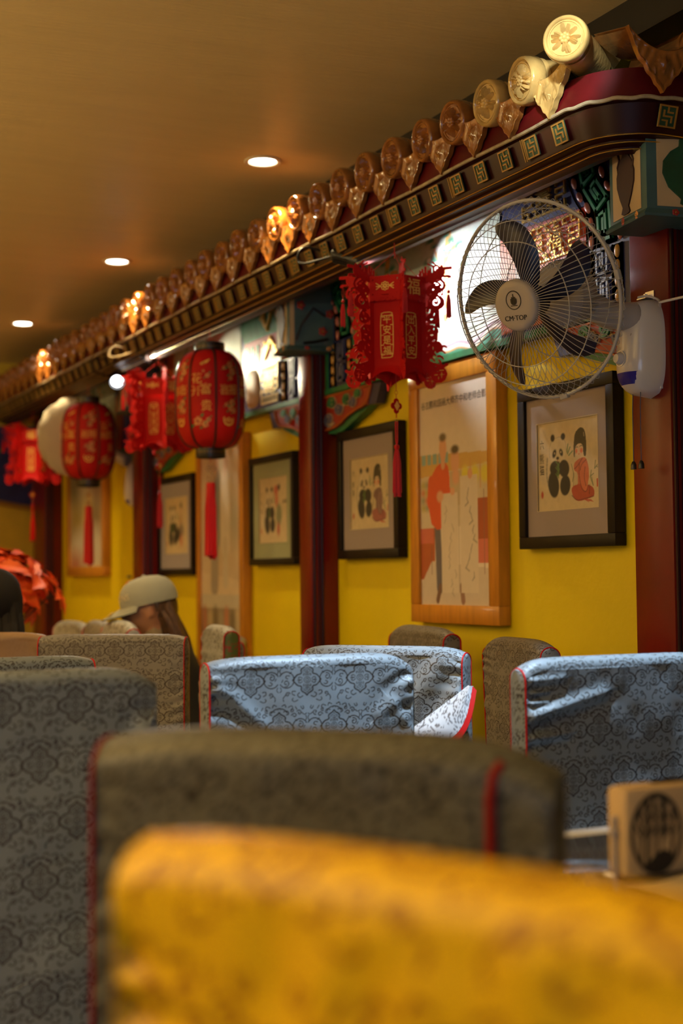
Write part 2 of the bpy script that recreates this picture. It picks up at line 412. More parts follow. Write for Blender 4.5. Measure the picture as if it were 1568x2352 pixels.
# pillars: shaft, moulded corner strips
PIL = [(2.895, 3.055), (5.12, 5.235), (7.285, 7.46), (9.40, 9.72)]
for i, (ya, yb) in enumerate(PIL):
    p = empty('pillar', (2.33, ya, 0), kind='structure')
    m = MB(); x1 = 0.12 if i else 0.30
    m.box((0.0, 0, 0), (x1, yb-ya, 2.28), bev=0.004); m.build('shaft', 'red', p)
    m = MB()                                                   # moulded strips on the near side and on the room side
    for (a, w_, h) in ((0.012, 0.012, 0.006), (0.032, 0.006, 0.004), (0.046, 0.014, 0.007)):
        m.tube([(a, -0.0005, 0.0), (a, -0.0005, 2.27)], w_/2, 8)
    m.build('moulding', 'maroon', p)
    if i == 0:
        m = MB().box((0.06, -0.09, 0), (0.62, 0.0, 2.30), bev=0.004); m.build('shaft', 'maroon', p)
        m = MB()
        for a in (0.0, 0.022, 0.034): m.tube([(0.062+a*0.3, -0.09+0.01-a*0.1, 0), (0.062+a*0.3, -0.09+0.01-a*0.1, 2.27)], 0.006-a*0.08, 8)
        m.build('moulding', 'red', p)

# recessed downlights
def downlight(x, y, e, color, lens='lens', spot=1.9, blend=0.6):
    o = empty('downlight', (x, y, CZ))
    m = MB(); m.lathe([(0.050, 0.0), (0.066, 0.0), (0.068, -0.004), (0.064, -0.008), (0.052, -0.006), (0.048, 0.02), (0.050, 0.0)], 40, cap=False)
    m.build('trim_ring', 'trimw', o)
    MB().lathe([(0.0001, -0.001), (0.048, -0.001), (0.048, -0.003), (0.0001, -0.003)], 32).build('lens', lens, o)
    lamp('downlight_lamp', 'SPOT', (x, y, CZ-0.02), e, color, (x, y, 0), 0.045, spot_size=spot, spot_blend=blend)
    return o
dl = [(1.94, 4.65, 'round recessed ceiling downlight nearest the big fan, above the red cut-out lantern'), (1.93, 6.41, 'middle one of three round downlights along the tiled eave'), (1.90, 8.19, 'round ceiling downlight farthest down the room above the tiled eave')]
for x, y, lb in dl: tag(downlight(x, y, 60, (1.0, 0.72, 0.36)), lb, 'downlight', 'downlights along the eave')
lamp('cool_downlight_lamp', 'SPOT', (1.64, 2.33, CZ-0.02), 430, (0.60, 0.79, 1.0), (1.60, 2.62, 0.6), 0.035, spot_size=0.80, spot_blend=0.55)
lamp('cool_track_lamp', 'SPOT', (1.30, 2.00, CZ-0.06), 150, (0.85, 0.93, 1.0), (1.99, 2.86, 2.44), 0.03, spot_size=0.23, spot_blend=0.5)
for x, y in ((0.1, 3.0), (0.1, 5.2), (0.1, 7.4)): lamp('unseen_ceiling_spot', 'SPOT', (x, y, CZ-0.02), 26, WARM, (x, y, 0), 0.06, spot_size=2.3, spot_blend=0.8)  # spots added out of view to spread warm light through the room
lamp('unseen_ceiling_spot', 'SPOT', (0.55, -0.1, CZ-0.02), 16, (1.0, 0.72, 0.35), (0.55, 0.55, 0.9), 0.06, spot_size=1.5, spot_blend=0.8)

# ------------------------------------------------------------------ tiled eave
EV = empty('tiled_eave', (2.45, 6.3, 2.0), label='glazed tiled eave with amber cap tiles running above the yellow wall', cat='eave')
EVI = Matrix.Translation((-2.45, -6.3, -2.0))
def evloc(x, y, z): return (x-2.45, y-6.3, z-2.0)
# plan path of the edge: (x, y, outward normal)
def eave_path(off, n=10):
    R = 0.20; cx, cy = 2.05+R, 2.95   # corner centre
    P = [(2.45-off, 9.76)]; 
    for k in range(1, 40):
        y = 9.76-(9.76-2.95)*k/40; P.append((2.45-off, y))
    r = off-0.40+R
    for k in range(n+1):
        a = PI+PI/2*k/n; P.append((cx+max(r, 0.0)*math.cos(a), cy+max(r, 0.0)*math.sin(a)))
    for k in range(1, 8): P.append((cx+2.0*k/7*0.93, cy-max(r, 0.0)))
    return P
def sweep(prof, name, m, smooth=False, auto=0.5):
    cols = [eave_path(o) for o, z in prof]; P = []
    for i in range(len(cols[0])): P.append([(cols[j][i][0]-2.45, cols[j][i][1]-6.3, prof[j][1]-2.0) for j in range(len(prof))])
    mb = MB(); mb.grid(P, smooth=smooth); return mb.build(name, m, EV, auto=auto)
sweep([(0.36, 2.415), (0.385, 2.415), (0.398, 2.332)], 'fascia_board', 'fascia')
sweep([(0.398, 2.332), (0.385, 2.328), (0.362, 2.262)], 'soffit_band', 'maroon')
sweep([(0.0, 2.46), (0.10, 2.46), (0.36, 2.415)], 'roof_bed', 'black')
for k, (a, b) in enumerate((((0.362, 2.262), (0.350, 2.262)), ((0.340, 2.250), (0.325, 2.250)), ((0.315, 2.240), (0.296, 2.240)))):
    sweep([(a[0], a[1]), (a[0], a[1]-0.008), (b[0], b[1]-0.008), (b[0]-0.01, b[1]-0.012)], 'moulding', 'maroon')
for (o_, z_) in ((0.363, 2.256), (0.341, 2.243), (0.316, 2.232)):
    pts = [(x-2.45, y-6.3, z_-2.0) for x, y in eave_path(o_+0.002)]
    MB().tube(pts, 0.0016, 5).build('gilt_line', 'gold', EV)
sweep([(0.286, 2.228), (0.20, 2.26), (0.16, 2.36), (0.05, 2.40), (0.0, 2.40)], 'cove', 'maroon')
# a cream cord, slightly wavy, that pins the lower edge
pts = [(x-2.45, y-6.3, z) for (x, y), z in [((px, py), 2.335-2.0+0.003*math.sin(i*1.9)) for i, (px, py) in enumerate(eave_path(0.402, 14))]]
MB().tube(smooth_poly(pts, 1), 0.0052, 8).build('edge_cord', 'cord', EV)

# cap tile (barrel) with a moulded round end, drip tile
def end_relief():
    mb = MB()
    mb.lathe([(0.0001, 0.004), (0.049, 0.004), (0.051, 0.010), (0.055, 0.012), (0.059, 0.010), (0.0615, 0.004), (0.0625, -0.006), (0.061, -0.03), (0.0560, -0.034)], 40)
    mb.lathe([(0.044, 0.004), (0.0445, 0.007), (0.0465, 0.007), (0.047, 0.004)], 36, cap=False)
    for k in range(16):
        a = 2*PI*k/16+0.2*math.sin(k*2.3); r0, r1 = 0.012, 0.036+0.004*math.sin(k*1.7)
        c, s_ = math.cos(a), math.sin(a); mid = (r0+r1)/2
        vs = []; w = 0.0062
        for (rr, ww, hh) in ((r0, 0.3, 0.012), (mid, 1.0, 0.0205), (r1, 0.85, 0.016), (r1+0.003, 0.2, 0.005)):
            for sd in (-1, 0, 1): vs.append((c*rr-s_*w*ww*sd, s_*rr+c*w*ww*sd, hh if sd == 0 else 0.0045))
        fs = [(i*3+j, i*3+j+1, i*3+j+4, i*3+j+3) for i in range(3) for j in range(2)]
        mb.add(vs, fs, 0, True)
    for k in range(7):
        a = 2*PI*k/7; mb.lathe([(0.0001, 0.017), (0.004, 0.0155), (0.006, 0.010), (0.006, 0.004)], 8, T=Matrix.Translation((0.010*math.cos(a), 0.010*math.sin(a), 0)))
    mb.lathe([(0.0001, 0.0195), (0.005, 0.018), (0.008, 0.011), (0.008, 0.004)], 10)
    return mb.mesh('tile_end', 'glaze', 0.9)
ENDM = end_relief()
def barrel():
    mb = MB(); mb.lathe([(0.0555, -0.030), (0.0580, -0.036), (0.0580, -0.046), (0.0545, -0.050), (0.0535, -0.12), (0.0525, -0.24), (0.048, -0.242)], 28)
    return mb.mesh('barrel', 'glaze', 0.6)
BARM = barrel()
def drip():
    out = []
    half = [(0.0, -0.078), (0.008, -0.066), (0.017, -0.060), (0.024, -0.046), (0.037, -0.037), (0.043, -0.022), (0.056, -0.012), (0.066, 0.006), (0.076, 0.030), (0.086, 0.052)]
    top = [(0.07, 0.036), (0.045, 0.018), (0.02, 0.008), (0.0, 0.005)]
    R_ = half+top[:-1]; poly = R_+[(0.0, 0.005)]+[(-x, y) for x, y in R_[::-1][:-1]]
    mb = MB()
    # lathe-like curved face: outline grid between lower contour and top contour
    def low(x): 
        xs = [p[0] for p in half]; ys = [p[1] for p in half]; return float(np.interp(abs(x), xs, ys))
    def hi(x): return 0.004+6.2*x*x*1.0+0.004
    X = np.linspace(-0.086, 0.086, 41); P = []
    for t in np.linspace(0, 1, 15):
        row = []
        for x in X:
            a, b = low(x), max(hi(x), low(x)+0.001); z = a+(b-a)*t
            c = -0.9*x*x
            ed = min(1, min(t, 1-t)*6)
            c += 0.0040*(0.5+0.5*math.sin(abs(x)*300+z*130))*ed*(1 if abs(x) > 0.018 else 0)
            rr = math.hypot(x, z+0.020)
            if rr < 0.019: c += 0.006*math.cos(rr/0.019*PI/2)+0.0018*math.cos(math.atan2(x, z+0.02)*8)
            if t < 0.12 or t > 0.9: c += 0.003
            row.append((x, z, c))
        P.append(row)
    mb.grid(P); back = [[(x, z, c-0.010-(0.003 if k in (0, 1, 13, 14) else 0)) for (x, z, c) in row] for k, row in enumerate(P)]
    mb.grid([r[::-1] for r in back])
    for rows in ((P[0], back[0]), (back[-1], P[-1])): mb.grid([rows[1], rows[0]])
    # pan running back from the lip
    pan = [[(x, hi(x)+0.001+0.018*q, -0.9*x*x-q*0.15) for x in np.linspace(-0.084, 0.084, 13)] for q in (0, 0.5, 1)]
    mb.grid(pan); mb.grid([[(a, b-0.006, c) for a, b, c in r[::-1]] for r in pan])
    return mb.mesh('drip_tile', 'glaze', 0.9)
DRIPM = drip()
def frameM(o, n, tilt):
    """z axis of the local frame = outward n (tilted down), y up"""
    n = Vector(n).normalized(); a = Vector((0, 0, 1)).cross(n).normalized()
    n2 = (n*math.cos(tilt)-Vector((0, 0, 1))*math.sin(tilt)); u = n2.cross(a)
    return Matrix(((a.x, u.x, n2.x, o[0]), (a.y, u.y, n2.y, o[1]), (a.z, u.z, n2.z, o[2]), (0, 0, 0, 1)))
def cap_tile(x, y, z, n, tilt=0.05, s=1.0, yellow=False):
    o = inst('cap_tile', BARM, EV); o.matrix_local = EVI @ frameM((x, y, z), n, tilt) @ Matrix.Diagonal((s, s, s, 1))
    e = inst('tile_end', ENDM, o); e.rotation_euler = (0, 0, rng.uniform(0, 6))
    if yellow:  # tiles near the corner take the glaze coloured as lamp-lit
        for q in (o, e): q.material_slots[0].link = 'OBJECT'; q.material_slots[0].material = mm('glaze_lit')
def drip_tile(x, y, z, n, tilt=0.12, s=1.0, yellow=False):
    o = inst('drip_tile', DRIPM, EV); o.matrix_local = EVI @ frameM((x, y, z), n, tilt) @ Matrix.Diagonal((s, s, s, 1))
    if yellow: o.material_slots[0].link = 'OBJECT'; o.material_slots[0].material = mm('glaze_lit')
for k in range(36):
    y = 3.085+0.1845*k; j = rng.uniform(-1, 1, 4)
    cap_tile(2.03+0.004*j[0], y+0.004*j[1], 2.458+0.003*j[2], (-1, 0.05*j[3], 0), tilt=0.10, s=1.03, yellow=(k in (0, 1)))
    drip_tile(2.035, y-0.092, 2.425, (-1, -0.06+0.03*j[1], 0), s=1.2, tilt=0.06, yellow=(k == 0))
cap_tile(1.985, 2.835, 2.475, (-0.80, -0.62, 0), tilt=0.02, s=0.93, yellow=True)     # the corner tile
drip_tile(2.180, 2.705, 2.420, (-0.12, -1, 0), s=1.15)
for k in range(5):
    cap_tile(2.305+0.1845*k, 2.70, 2.458, (0, -1, 0))
    if k: drip_tile(2.243+0.1845*k, 2.71, 2.425, (0, -1, 0), s=1.2)

# key-pattern tablets on the soffit band
def tablet():
    mb = MB(); h = 0.027; t = 0.004
    mb.box((-h, -h, 0), (h, h, 0.002), 1)
    for (a, b, c, d) in ((-h, -h, h, -h+t), (-h, h-t, h, h), (-h, -h+t, -h+t, h-t), (h-t, -h+t, h, h-t),
                         (-0.014, -0.002, 0.014, 0.002), (-0.014, 0.002, -0.010, 0.015), (0.010, -0.015, 0.014, -0.002),
                         (-0.002, 0.008, 0.002, 0.024), (0.002, 0.008, 0.016, 0.012), (-0.002, -0.024, 0.002, -0.008), (-0.016, -0.012, -0.002, -0.008)):
        mb.box((a, b, 0.0021), (c, d, 0.005), 0)
    return mb.mesh('key_tablet', ['gold2', 'dgreen'])
TABM = tablet()
k = 0; y = 2.985
while y < 9.7:
    o = inst('key_tablet', TABM, EV); o.matrix_local = EVI @ frameM((2.450-0.381, y, 2.296), (-1, 0, 0), 0.30)
    if k % 3 == 1:
        mb = MB()
        for d in (0.033, 0.042): mb.box((-d-0.0015, -0.030, 0), (-d+0.0015, 0.030, 0.004))
        q = mb.build('gilt_divider', 'gold2', EV); q.matrix_local = EVI @ frameM((2.450-0.381, y, 2.296), (-1, 0, 0), 0.30)
    y += 0.129; k += 1
for x in (2.235, 2.40, 2.54, 2.68):
    o = inst('key_tablet', TABM, EV); o.matrix_local = EVI @ frameM((x, 2.95-0.181, 2.296), (0, -1, 0), 0.30)

# ------------------------------------------------------------------ painted frieze below the eave
XF = 2.40   # front face of the painted board
def fret_strips(mb, path, w, mi=0, h=0.010, cell=None, kind='key'):
    """a square spiral meander laid along a path of (y, z) points"""
    P = [np.array(p, float) for p in path]; L = [0]
    for a, b in zip(P[:-1], P[1:]): L.append(L[-1]+np.linalg.norm(b-a))
    tot = L[-1]
    def at(s, n):
        s = min(max(s, 0), tot); k = max(i for i in range(len(P)-1) if L[i] <= s+1e-9); t = (s-L[k])/max(L[k+1]-L[k], 1e-9)
        d = (P[k+1]-P[k])/max(np.linalg.norm(P[k+1]-P[k]), 1e-9); nn = np.array([-d[1], d[0]]); return P[k]*(1-t)+P[k+1]*t+nn*n
    cell = cell or w*1.15; nc = max(1, int(round(tot/cell))); cell = tot/nc; hw = w/2
    for c in range(nc):
        s0 = c*cell; g = w/7.0; sg = 1 if c % 2 == 0 else -1
        U = [(0, -hw+g), (cell-g*1.4, -hw+g), (cell-g*1.4, hw-g), (g*1.0, hw-g), (g*1.0, -hw+g*3.0), (cell-g*3.2, -hw+g*3.0), (cell-g*3.2, hw-g*2.8), (g*2.6, hw-g*2.8)]
        pts = [(a, b*sg) for a, b in U]
        for (a0, b0), (a1, b1) in zip(pts[:-1], pts[1:]):
            e = g*0.42; lo = (min(a0, a1)-e, min(b0, b1)-e); hi = (max(a0, a1)+e, max(b0, b1)+e)
            q = [at(s0+lo[0], lo[1]), at(s0+hi[0], lo[1]), at(s0+hi[0], hi[1]), at(s0+lo[0], hi[1])]
            vs = [(XF-0.002, p[0], p[1]) for p in q]+[(XF-h, p[0], p[1]) for p in q]
            mb.add(vs, [(4, 5, 6, 7), (0, 1, 5, 4), (1, 2, 6, 5), (2, 3, 7, 6), (3, 0, 4, 7)], mi)
def ribbon(mb, path, w, c0, c1, mi=0):
    P = [np.array(p, float) for p in path]; A, B = [], []
    for i, p in enumerate(P):
        d = P[min(i+1, len(P)-1)]-P[max(i-1, 0)]; d = d/max(np.linalg.norm(d), 1e-9); n = np.array([-d[1], d[0]])*w/2
        A.append(p+n); B.append(p-n)
    rows = [[(XF-c0, a[0], a[1]) for a in A], [(XF-c1, a[0], a[1]) for a in A], [(XF-c1, b[0], b[1]) for b in B], [(XF-c0, b[0], b[1]) for b in B]]
    mb.grid(rows, mi, smooth=False); mb.grid([r[::-1] for r in rows], mi, smooth=False)
def offs(path, d):
    P = [np.array(p, float) for p in path]; out = []
    for i, p in enumerate(P):
        t = P[min(i+1, len(P)-1)]-P[max(i-1, 0)]; t = t/max(np.linalg.norm(t), 1e-9); out.append(tuple(p+np.array([-t[1], t[0]])*d))
    return out
def resample(path, step):
    P = [np.array(p, float) for p in path]; out = []; s = step/2; acc = 0
    for a, b in zip(P[:-1], P[1:]):
        l = np.linalg.norm(b-a)
        while acc+l >= s: out.append((tuple(a+(b-a)*((s-acc)/l)), math.atan2((b-a)[1], (b-a)[0]))); s += step
        acc += l
    return out
BEAD = MB().lathe([(0.0001, 0.0075), (0.35, 0.007), (0.7, 0.0055), (0.92, 0.003), (1.0, 0.0)], 14).mesh('bead', 'bead', 1.2)
BEADP = BEAD.copy(); BEADP.name = 'bead_two_tone'; BEADP.materials[0] = mm('beadp')
def beads(root, path, w=0.011, ln=0.019, step=0.050, me=None, org=(0, 0)):
    for (p, a) in resample(path, step):
        o = inst('bead', me or BEAD, root)
        o.matrix_local = Matrix.Translation((XF-0.003-org[2], p[0]-org[0], p[1]-org[1])) @ Matrix(((0, 0, -1, 0), (1, 0, 0, 0), (0, 1, 0, 0), (0, 0, 0, 1))) @ Matrix.Rotation(a, 4, 'Z') @ Matrix.Diagonal((ln, w, 1, 1))
def lib(root, name, mb, mats):
    """a mesh built in world coordinates becomes a child of root"""
    o = mb.build(name, mats, root); o.matrix_local = Matrix.Translation(-root.location); return o
def board(y0, y1, label):
    r = empty('painted_frieze', (2.45, (y0+y1)/2, 1.90), label=label, cat='frieze')
    mb = MB().box((XF, y0, 1.895), (2.449, y1, 2.395), 0); lib(r, 'board', mb, 'blue')
    mb = MB().box((XF-0.006, y0, 1.893), (XF+0.02, y1, 1.914)); lib(r, 'lower_border', mb, 'green')
    return r
def end_cluster(r, y_in, colors, mirror=1):
    """band cluster at one end of a bay. y_in: bay side reference (y of the bead path A foot); the S curve runs the same way in every bay"""
    org = (r.location.y, r.location.z, r.location.x); B = lambda pth, **k: beads(r, pth, org=org, **k)
    A = smooth_poly([(y_in+0.16*0.62, 2.385), (y_in+0.13*0.62, 2.30), (y_in+0.075*0.62, 2.247), (y_in, 2.204), (y_in, 2.095)], 2)
    G = [(a[0]-0.070, a[1]) for a in A]; Bb = [(a[0]-0.134, a[1]) for a in A if a[1] > 2.095]
    mb = MB(); fret_strips(mb, G, 0.082); lib(r, 'green_fret', mb, 'green')
    mb = MB(); ribbon(mb, G, 0.092, -0.001, 0.003); lib(r, 'fret_ground', mb, 'dgreen')
    for q in (A, Bb): mb = MB(); ribbon(mb, q, 0.034, -0.001, 0.0025); lib(r, 'bead_ground', mb, 'black')
    for q in (A, Bb):
        for d in (0.020, -0.020): mb = MB(); ribbon(mb, offs(q, d), 0.005, 0, 0.006); lib(r, 'gilt_edge', mb, 'gold')
    B(A, me=BEADP, step=0.054, w=0.0105, ln=0.02); B(Bb, me=BEADP, step=0.054, w=0.0105, ln=0.02)
    return A
def low_cluster(r, ys, order='l'):
    """straight vertical bands under the S curve: green edge, beads, blue fret, beads"""
    org = (r.location.y, r.location.z, r.location.x)
    (yg, yb1, yf, yb2) = ys; z0, z1 = 1.918, 2.088
    mb = MB().box((XF-0.005, yg-0.012, 1.914), (XF+0.01, yg+0.012, 2.10)); lib(r, 'green_strip', mb, 'green')
    mb = MB(); fret_strips(mb, [(yf, z1), (yf, z0)], 0.066, cell=0.085); lib(r, 'blue_fret', mb, 'lblue')
    for y in (yb1, yb2): mb = MB(); ribbon(mb, [(y, z0), (y, z1)], 0.036, -0.001, 0.0025); lib(r, 'bead_ground', mb, 'black')
    for y in (yb1, yb2):
        for d in (0.021, -0.021): mb = MB(); ribbon(mb, [(y+d, z0), (y+d, z1)], 0.005, 0, 0.006); lib(r, 'gilt_edge', mb, 'gold')
    beads(r, [(yb1, z1), (yb1, z0)], org=org, step=0.042); beads(r, [(yb2, z1), (yb2, z0)], org=org, step=0.042)
def panel(r, name, pts, m, c=0.004):
    mb = MB(); n = len(pts); vs = [(XF-c, a, b) for a, b in pts]+[(XF, a, b) for a, b in pts]
    mb.add(vs, [tuple(range(n)), tuple(range(n))[::-1]]+[(i, (i+1) % n, n+(i+1) % n, n+i) for i in range(n)]); return lib(r, name, mb, m)
def glyph_block(r, y_left, z0, w, h, m='gold', s='壽', shear=0.0, c=0.004):
    """raised gilt ornament: a seal-script like glyph in a stepped frame"""
    mb = MB(); T = wallT(y_left, XF-c, z0, -1)
    F = Canvas(w, h, 420, 0)
    t = 0.006; e = 0.006
    fr = [(e, h*0.62), (e, h-e), (w-e, h-e), (w-e, h*0.35)]; F.line(fr, t, 1); F.line([(e, h*0.40), (e, e), (w-e, e), (w-e, h*0.2)], t, 1)
    for k in range(5):
        x = w*(0.16+0.17*k); F.line([(x, h-e), (x, h*0.80), (x+w*0.08, h*0.80)], t*0.9, 1); F.line([(x, e), (x, h*0.2), (x-w*0.08, h*0.2)], t*0.9, 1)
    for k in range(3):
        z = h*(0.34+0.16*k); F.line([(e*2.2, z), (w*0.24, z), (w*0.24, z+h*0.07)], t*0.9, 1); F.line([(w-e*2.2, z), (w*0.78, z), (w*0.78, z-h*0.07)], t*0.9, 1)
    field_mb(F.c[:, :, 0], w, h, T, 0.0, 0.007, mb)
    write(mb, s, w/2, h/2, h*0.56, T, c=0.005, depth=0.004, sx=min(1.3, w*0.55/(h*0.5)))
    return lib(r, 'gilt_glyph', mb, m)
def dragon_block(r, y_left, z0, w, h, seed=3, m='gold'):
    F = Canvas(w, h, 420, 0); R_ = np.random.RandomState(seed)
    body = [(w*(0.12+0.76*t), h*(0.5+0.30*math.sin(t*8.5+seed))) for t in np.linspace(0, 1, 26)]
    for i, p in enumerate(body): F.ell(p[0], p[1], 0.010-0.004*i/26, 0.010-0.004*i/26, 1)
    for k in range(0, 26, 3):
        p = body[k]; F.line(spiral(p[0], p[1]+0.012*(1 if k % 2 else -1), 0.003, 0.013, R_.uniform(0, 6), 0.7, 8), 0.0042, 1)
    F.line(spiral(w*0.15, h*0.55, 0.004, 0.020, 1, 1.1), 0.006, 1); F.line([(w*0.1, h*0.8), (w*0.2, h*0.6), (w*0.05, h*0.5)], 0.006, 1)
    mb = field_mb(F.c[:, :, 0], w, h, wallT(y_left, XF-0.004, z0, -1), 0, 0.007); return lib(r, 'gilt_dragon', mb, m)

def landscape(name, r, yl, yr, seed, style):
    """the painted scene in the middle of a bay"""
    w = yl-yr; h = 0.478; cv = Canvas(w, h, 330, (0.52, 0.60, 0.50)); R_ = np.random.RandomState(seed)
    for k in range(26):                                          # washes of mist and far slopes
        x = R_.uniform(0, w); z = R_.uniform(0.1, h); cv.ell(x, z, R_.uniform(.04, .13), R_.uniform(.02, .06), [(0.75, .78, .7), (.42, .62, .5), (.62, .72, .72)][k % 3], rot=R_.uniform(-.5, .5), soft=24, a=.7)
    for k in range(9):                                           # rocks
        x = w*(0.05+0.11*k); pts = [(x+R_.uniform(-.06, .06), 0.10+R_.uniform(-.02, .1)) for _ in range(6)]
        cv.poly(smooth_poly(pts, 2, True), [(.50, .52, .32), (.20, .45, .32), (.62, .58, .4)][k % 3], a=.7)
    for tx in (w*0.14, w*0.62) if style == 0 else (w*0.30,):       # orange trunks with pine sprays
        tr = smooth_poly([(tx, 0.13), (tx+0.02, 0.22), (tx-0.005, 0.31), (tx+0.03, 0.40), (tx+0.025, h)], 2); cv.line(tr, 0.032, (.70, .34, .07))
        cv.line(smooth_poly([(tx, 0.31), (tx+.05, .36), (tx+.10, .35)], 2), 0.012, (.66, .30, .06)); cv.line(smooth_poly([(tx, 0.28), (tx-.05, .33), (tx-.07, .38)], 2), 0.010, (.66, .30, .06))
        cv.ell(tx+0.012, 0.30, 0.008, 0.014, (.92, .86, .7)); cv.ell(tx+0.012, 0.30, 0.004, 0.008, (.2, .18, .15))
        for k in range(30):
            x = tx+R_.uniform(-.14, .16); z = R_.uniform(.28, .46); q = R_.uniform(.015, .035)
            for j in range(9): 
                a = PI*j/8; cv.line([(x, z), (x+q*math.cos(a), z+q*.7*math.sin(a))], 0.003, (.03, .27, .17))
    for k in range(5):                                           # a crane or two and small figures
        x = w*R_.uniform(.25, .9); z = h*R_.uniform(.3, .8); cv.ell(x, z, .016, .009, (.93, .92, .88)); cv.line([(x+.014, z), (x+.026, z+.016)], .003, (.9, .9, .86)); cv.line([(x, z-.005), (x-.005, z-.03)], .002, (.2, .2, .2))
    # the wavy cartouche edge: white, pale violet, orange, green
    for (dz, col, t_) in ((0.052, (.90, .87, .80), .020), (0.040, (.55, .42, .50), .010), (0.028, (.92, .88, .80), .012), (0.018, (.66, .30, .07), .010), (0.002, (.05, .30, .18), .030)):
        e = [(x, dz+0.018*math.sin(x*13+seed)+0.010*math.sin(x*31)) for x in np.linspace(0, w, 60)]; cv.line(e, t_, col)
    me = cv.grid_mesh(name, 'paint', wallT(yl, XF-0.004, 1.914, -1)); o = inst(name, me, r); o.matrix_local = Matrix.Translation(-r.location); return o

# bay 1 (behind the big fan)
r = board(3.055, 5.12, 'painted frieze behind the big fan, with a pine landscape and gilt characters')
landscape('landscape_panel', r, 4.72, 3.80, 2, 0)
end_cluster(r, 3.314, None); end_cluster(r, 4.997, None)
low_cluster(r, (3.095, 3.195, 3.262, 3.329)); low_cluster(r, (5.10, 5.044, 4.970, 4.896))
panel(r, 'indigo_panel', [(3.80, 2.24), (3.335, 2.228), (3.40, 2.30), (3.425, 2.385), (3.74, 2.385)], 'blue')
glyph_block(r, 3.665, 2.247, 0.235, 0.125)
panel(r, 'red_panel', [(3.66, 2.236), (3.34, 2.226), (3.34, 2.095), (3.72, 2.095), (3.80, 2.16)], 'redp')
glyph_block(r, 3.62, 2.105, 0.26, 0.115, s='福')
cv = Canvas(0.30, 0.30, 330, (.62, .13, .04))
cv.ell(.15, .15, .14, .13, (.66, .20, .06), soft=9); cv.ell(.11, .18, .022, .03, (.62, .5, .4)); cv.ell(.11, .20, .02, .014, (.08, .07, .15)); cv.poly([(.08, .15), (.14, .15), (.16, .05), (.06, .06)], (.12, .28, .10)); cv.line([(.16, .22), (.21, .15), (.18, .08)], .012, (.75, .55, .2)); cv.poly([(.19, .12), (.25, .11), (.26, .03), (.18, .03)], (.15, .16, .35))
o = inst('figure_panel', cv.grid_mesh('figure_panel', 'paint', wallT(3.80, XF-0.005, 1.925, -1)), r); o.matrix_local = Matrix.Translation(-r.location)
panel(r, 'lower_indigo_panel', [(3.49, 1.915), (3.36, 1.915), (3.36, 2.09), (3.49, 2.09)], 'blue'); glyph_block(r, 3.485, 1.93, 0.12, 0.15, s='萬')
panel(r, 'ochre_panel', [(4.90, 2.24), (4.72, 2.24), (4.72, 2.385), (4.94, 2.385)], 'orange'); glyph_block(r, 4.93, 2.25, 0.17, 0.12, m='gold2')
panel(r, 'green_panel', [(4.865, 1.915), (4.72, 1.915), (4.72, 2.23), (4.865, 2.23)], 'green')
mb = MB(); F = Canvas(.14, .30, 420, 0)
for k in range(4): F.line(spiral(.07, .05+.07*k, .006, .034, k, 1.4), .008, 1)
lib(r, 'gilt_scroll', field_mb(F.c[:, :, 0], .14, .30, wallT(4.865, XF-.004, 1.925, -1), 0, .006), 'gold')

# bay 2
r = board(5.235, 7.285, 'painted frieze behind the large round lantern, with gilt dragons and indigo panels')
landscape('landscape_panel', r, 6.95, 6.02, 5, 1)
panel(r, 'green_panel', [(6.10, 2.385), (5.98, 2.23), (5.44, 2.23), (5.44, 2.385)], 'green'); dragon_block(r, 5.80, 2.24, .33, .14, 3)
panel(r, 'red_panel', [(5.98, 2.226), (5.93, 2.115), (5.47, 2.115), (5.47, 2.226)], 'redp'); dragon_block(r, 5.76, 2.12, .25, .10, 5)
mb = MB(); 
for k in range(5): mb.box((XF-.008, 5.945-.03*k-.020, 2.12), (XF, 5.945-.03*k, 2.20-.012*(k % 2)), k % 2)
lib(r, 'robed_figures', mb, ['green', 'orange'])
panel(r, 'indigo_panel', [(5.97, 2.112), (5.97, 1.915), (5.56, 1.915), (5.56, 2.112)], 'blue'); glyph_block(r, 5.775, 1.925, .19, .175, m='goldpale')
mb = MB(); pts = smooth_poly([(5.95, 1.93), (5.955, 2.02), (5.94, 2.095), (5.87, 2.10), (5.805, 2.08), (5.80, 2.0), (5.81, 1.935), (5.88, 1.925)], 2, True)
n = len(pts); mb.add([(XF-.004, a, b) for a, b in pts]+[(XF-.012, 5.88+(a-5.88)*.85, 2.01+(b-2.01)*.88) for a, b in pts], [tuple(range(n, 2*n))]+[(i, (i+1) % n, n+(i+1) % n, n+i) for i in range(n)], 0, True)
lib(r, 'cream_cartouche', mb, 'cream')
low_cluster(r, (5.26, 5.535, 5.440, 5.345)); end_cluster(r, 5.52, None); end_cluster(r, 7.16, None); low_cluster(r, (7.26, 7.20, 7.13, 7.06))
panel(r, 'orange_panel', [(7.02, 1.915), (6.95, 1.915), (6.95, 2.385), (7.06, 2.385)], 'orange')

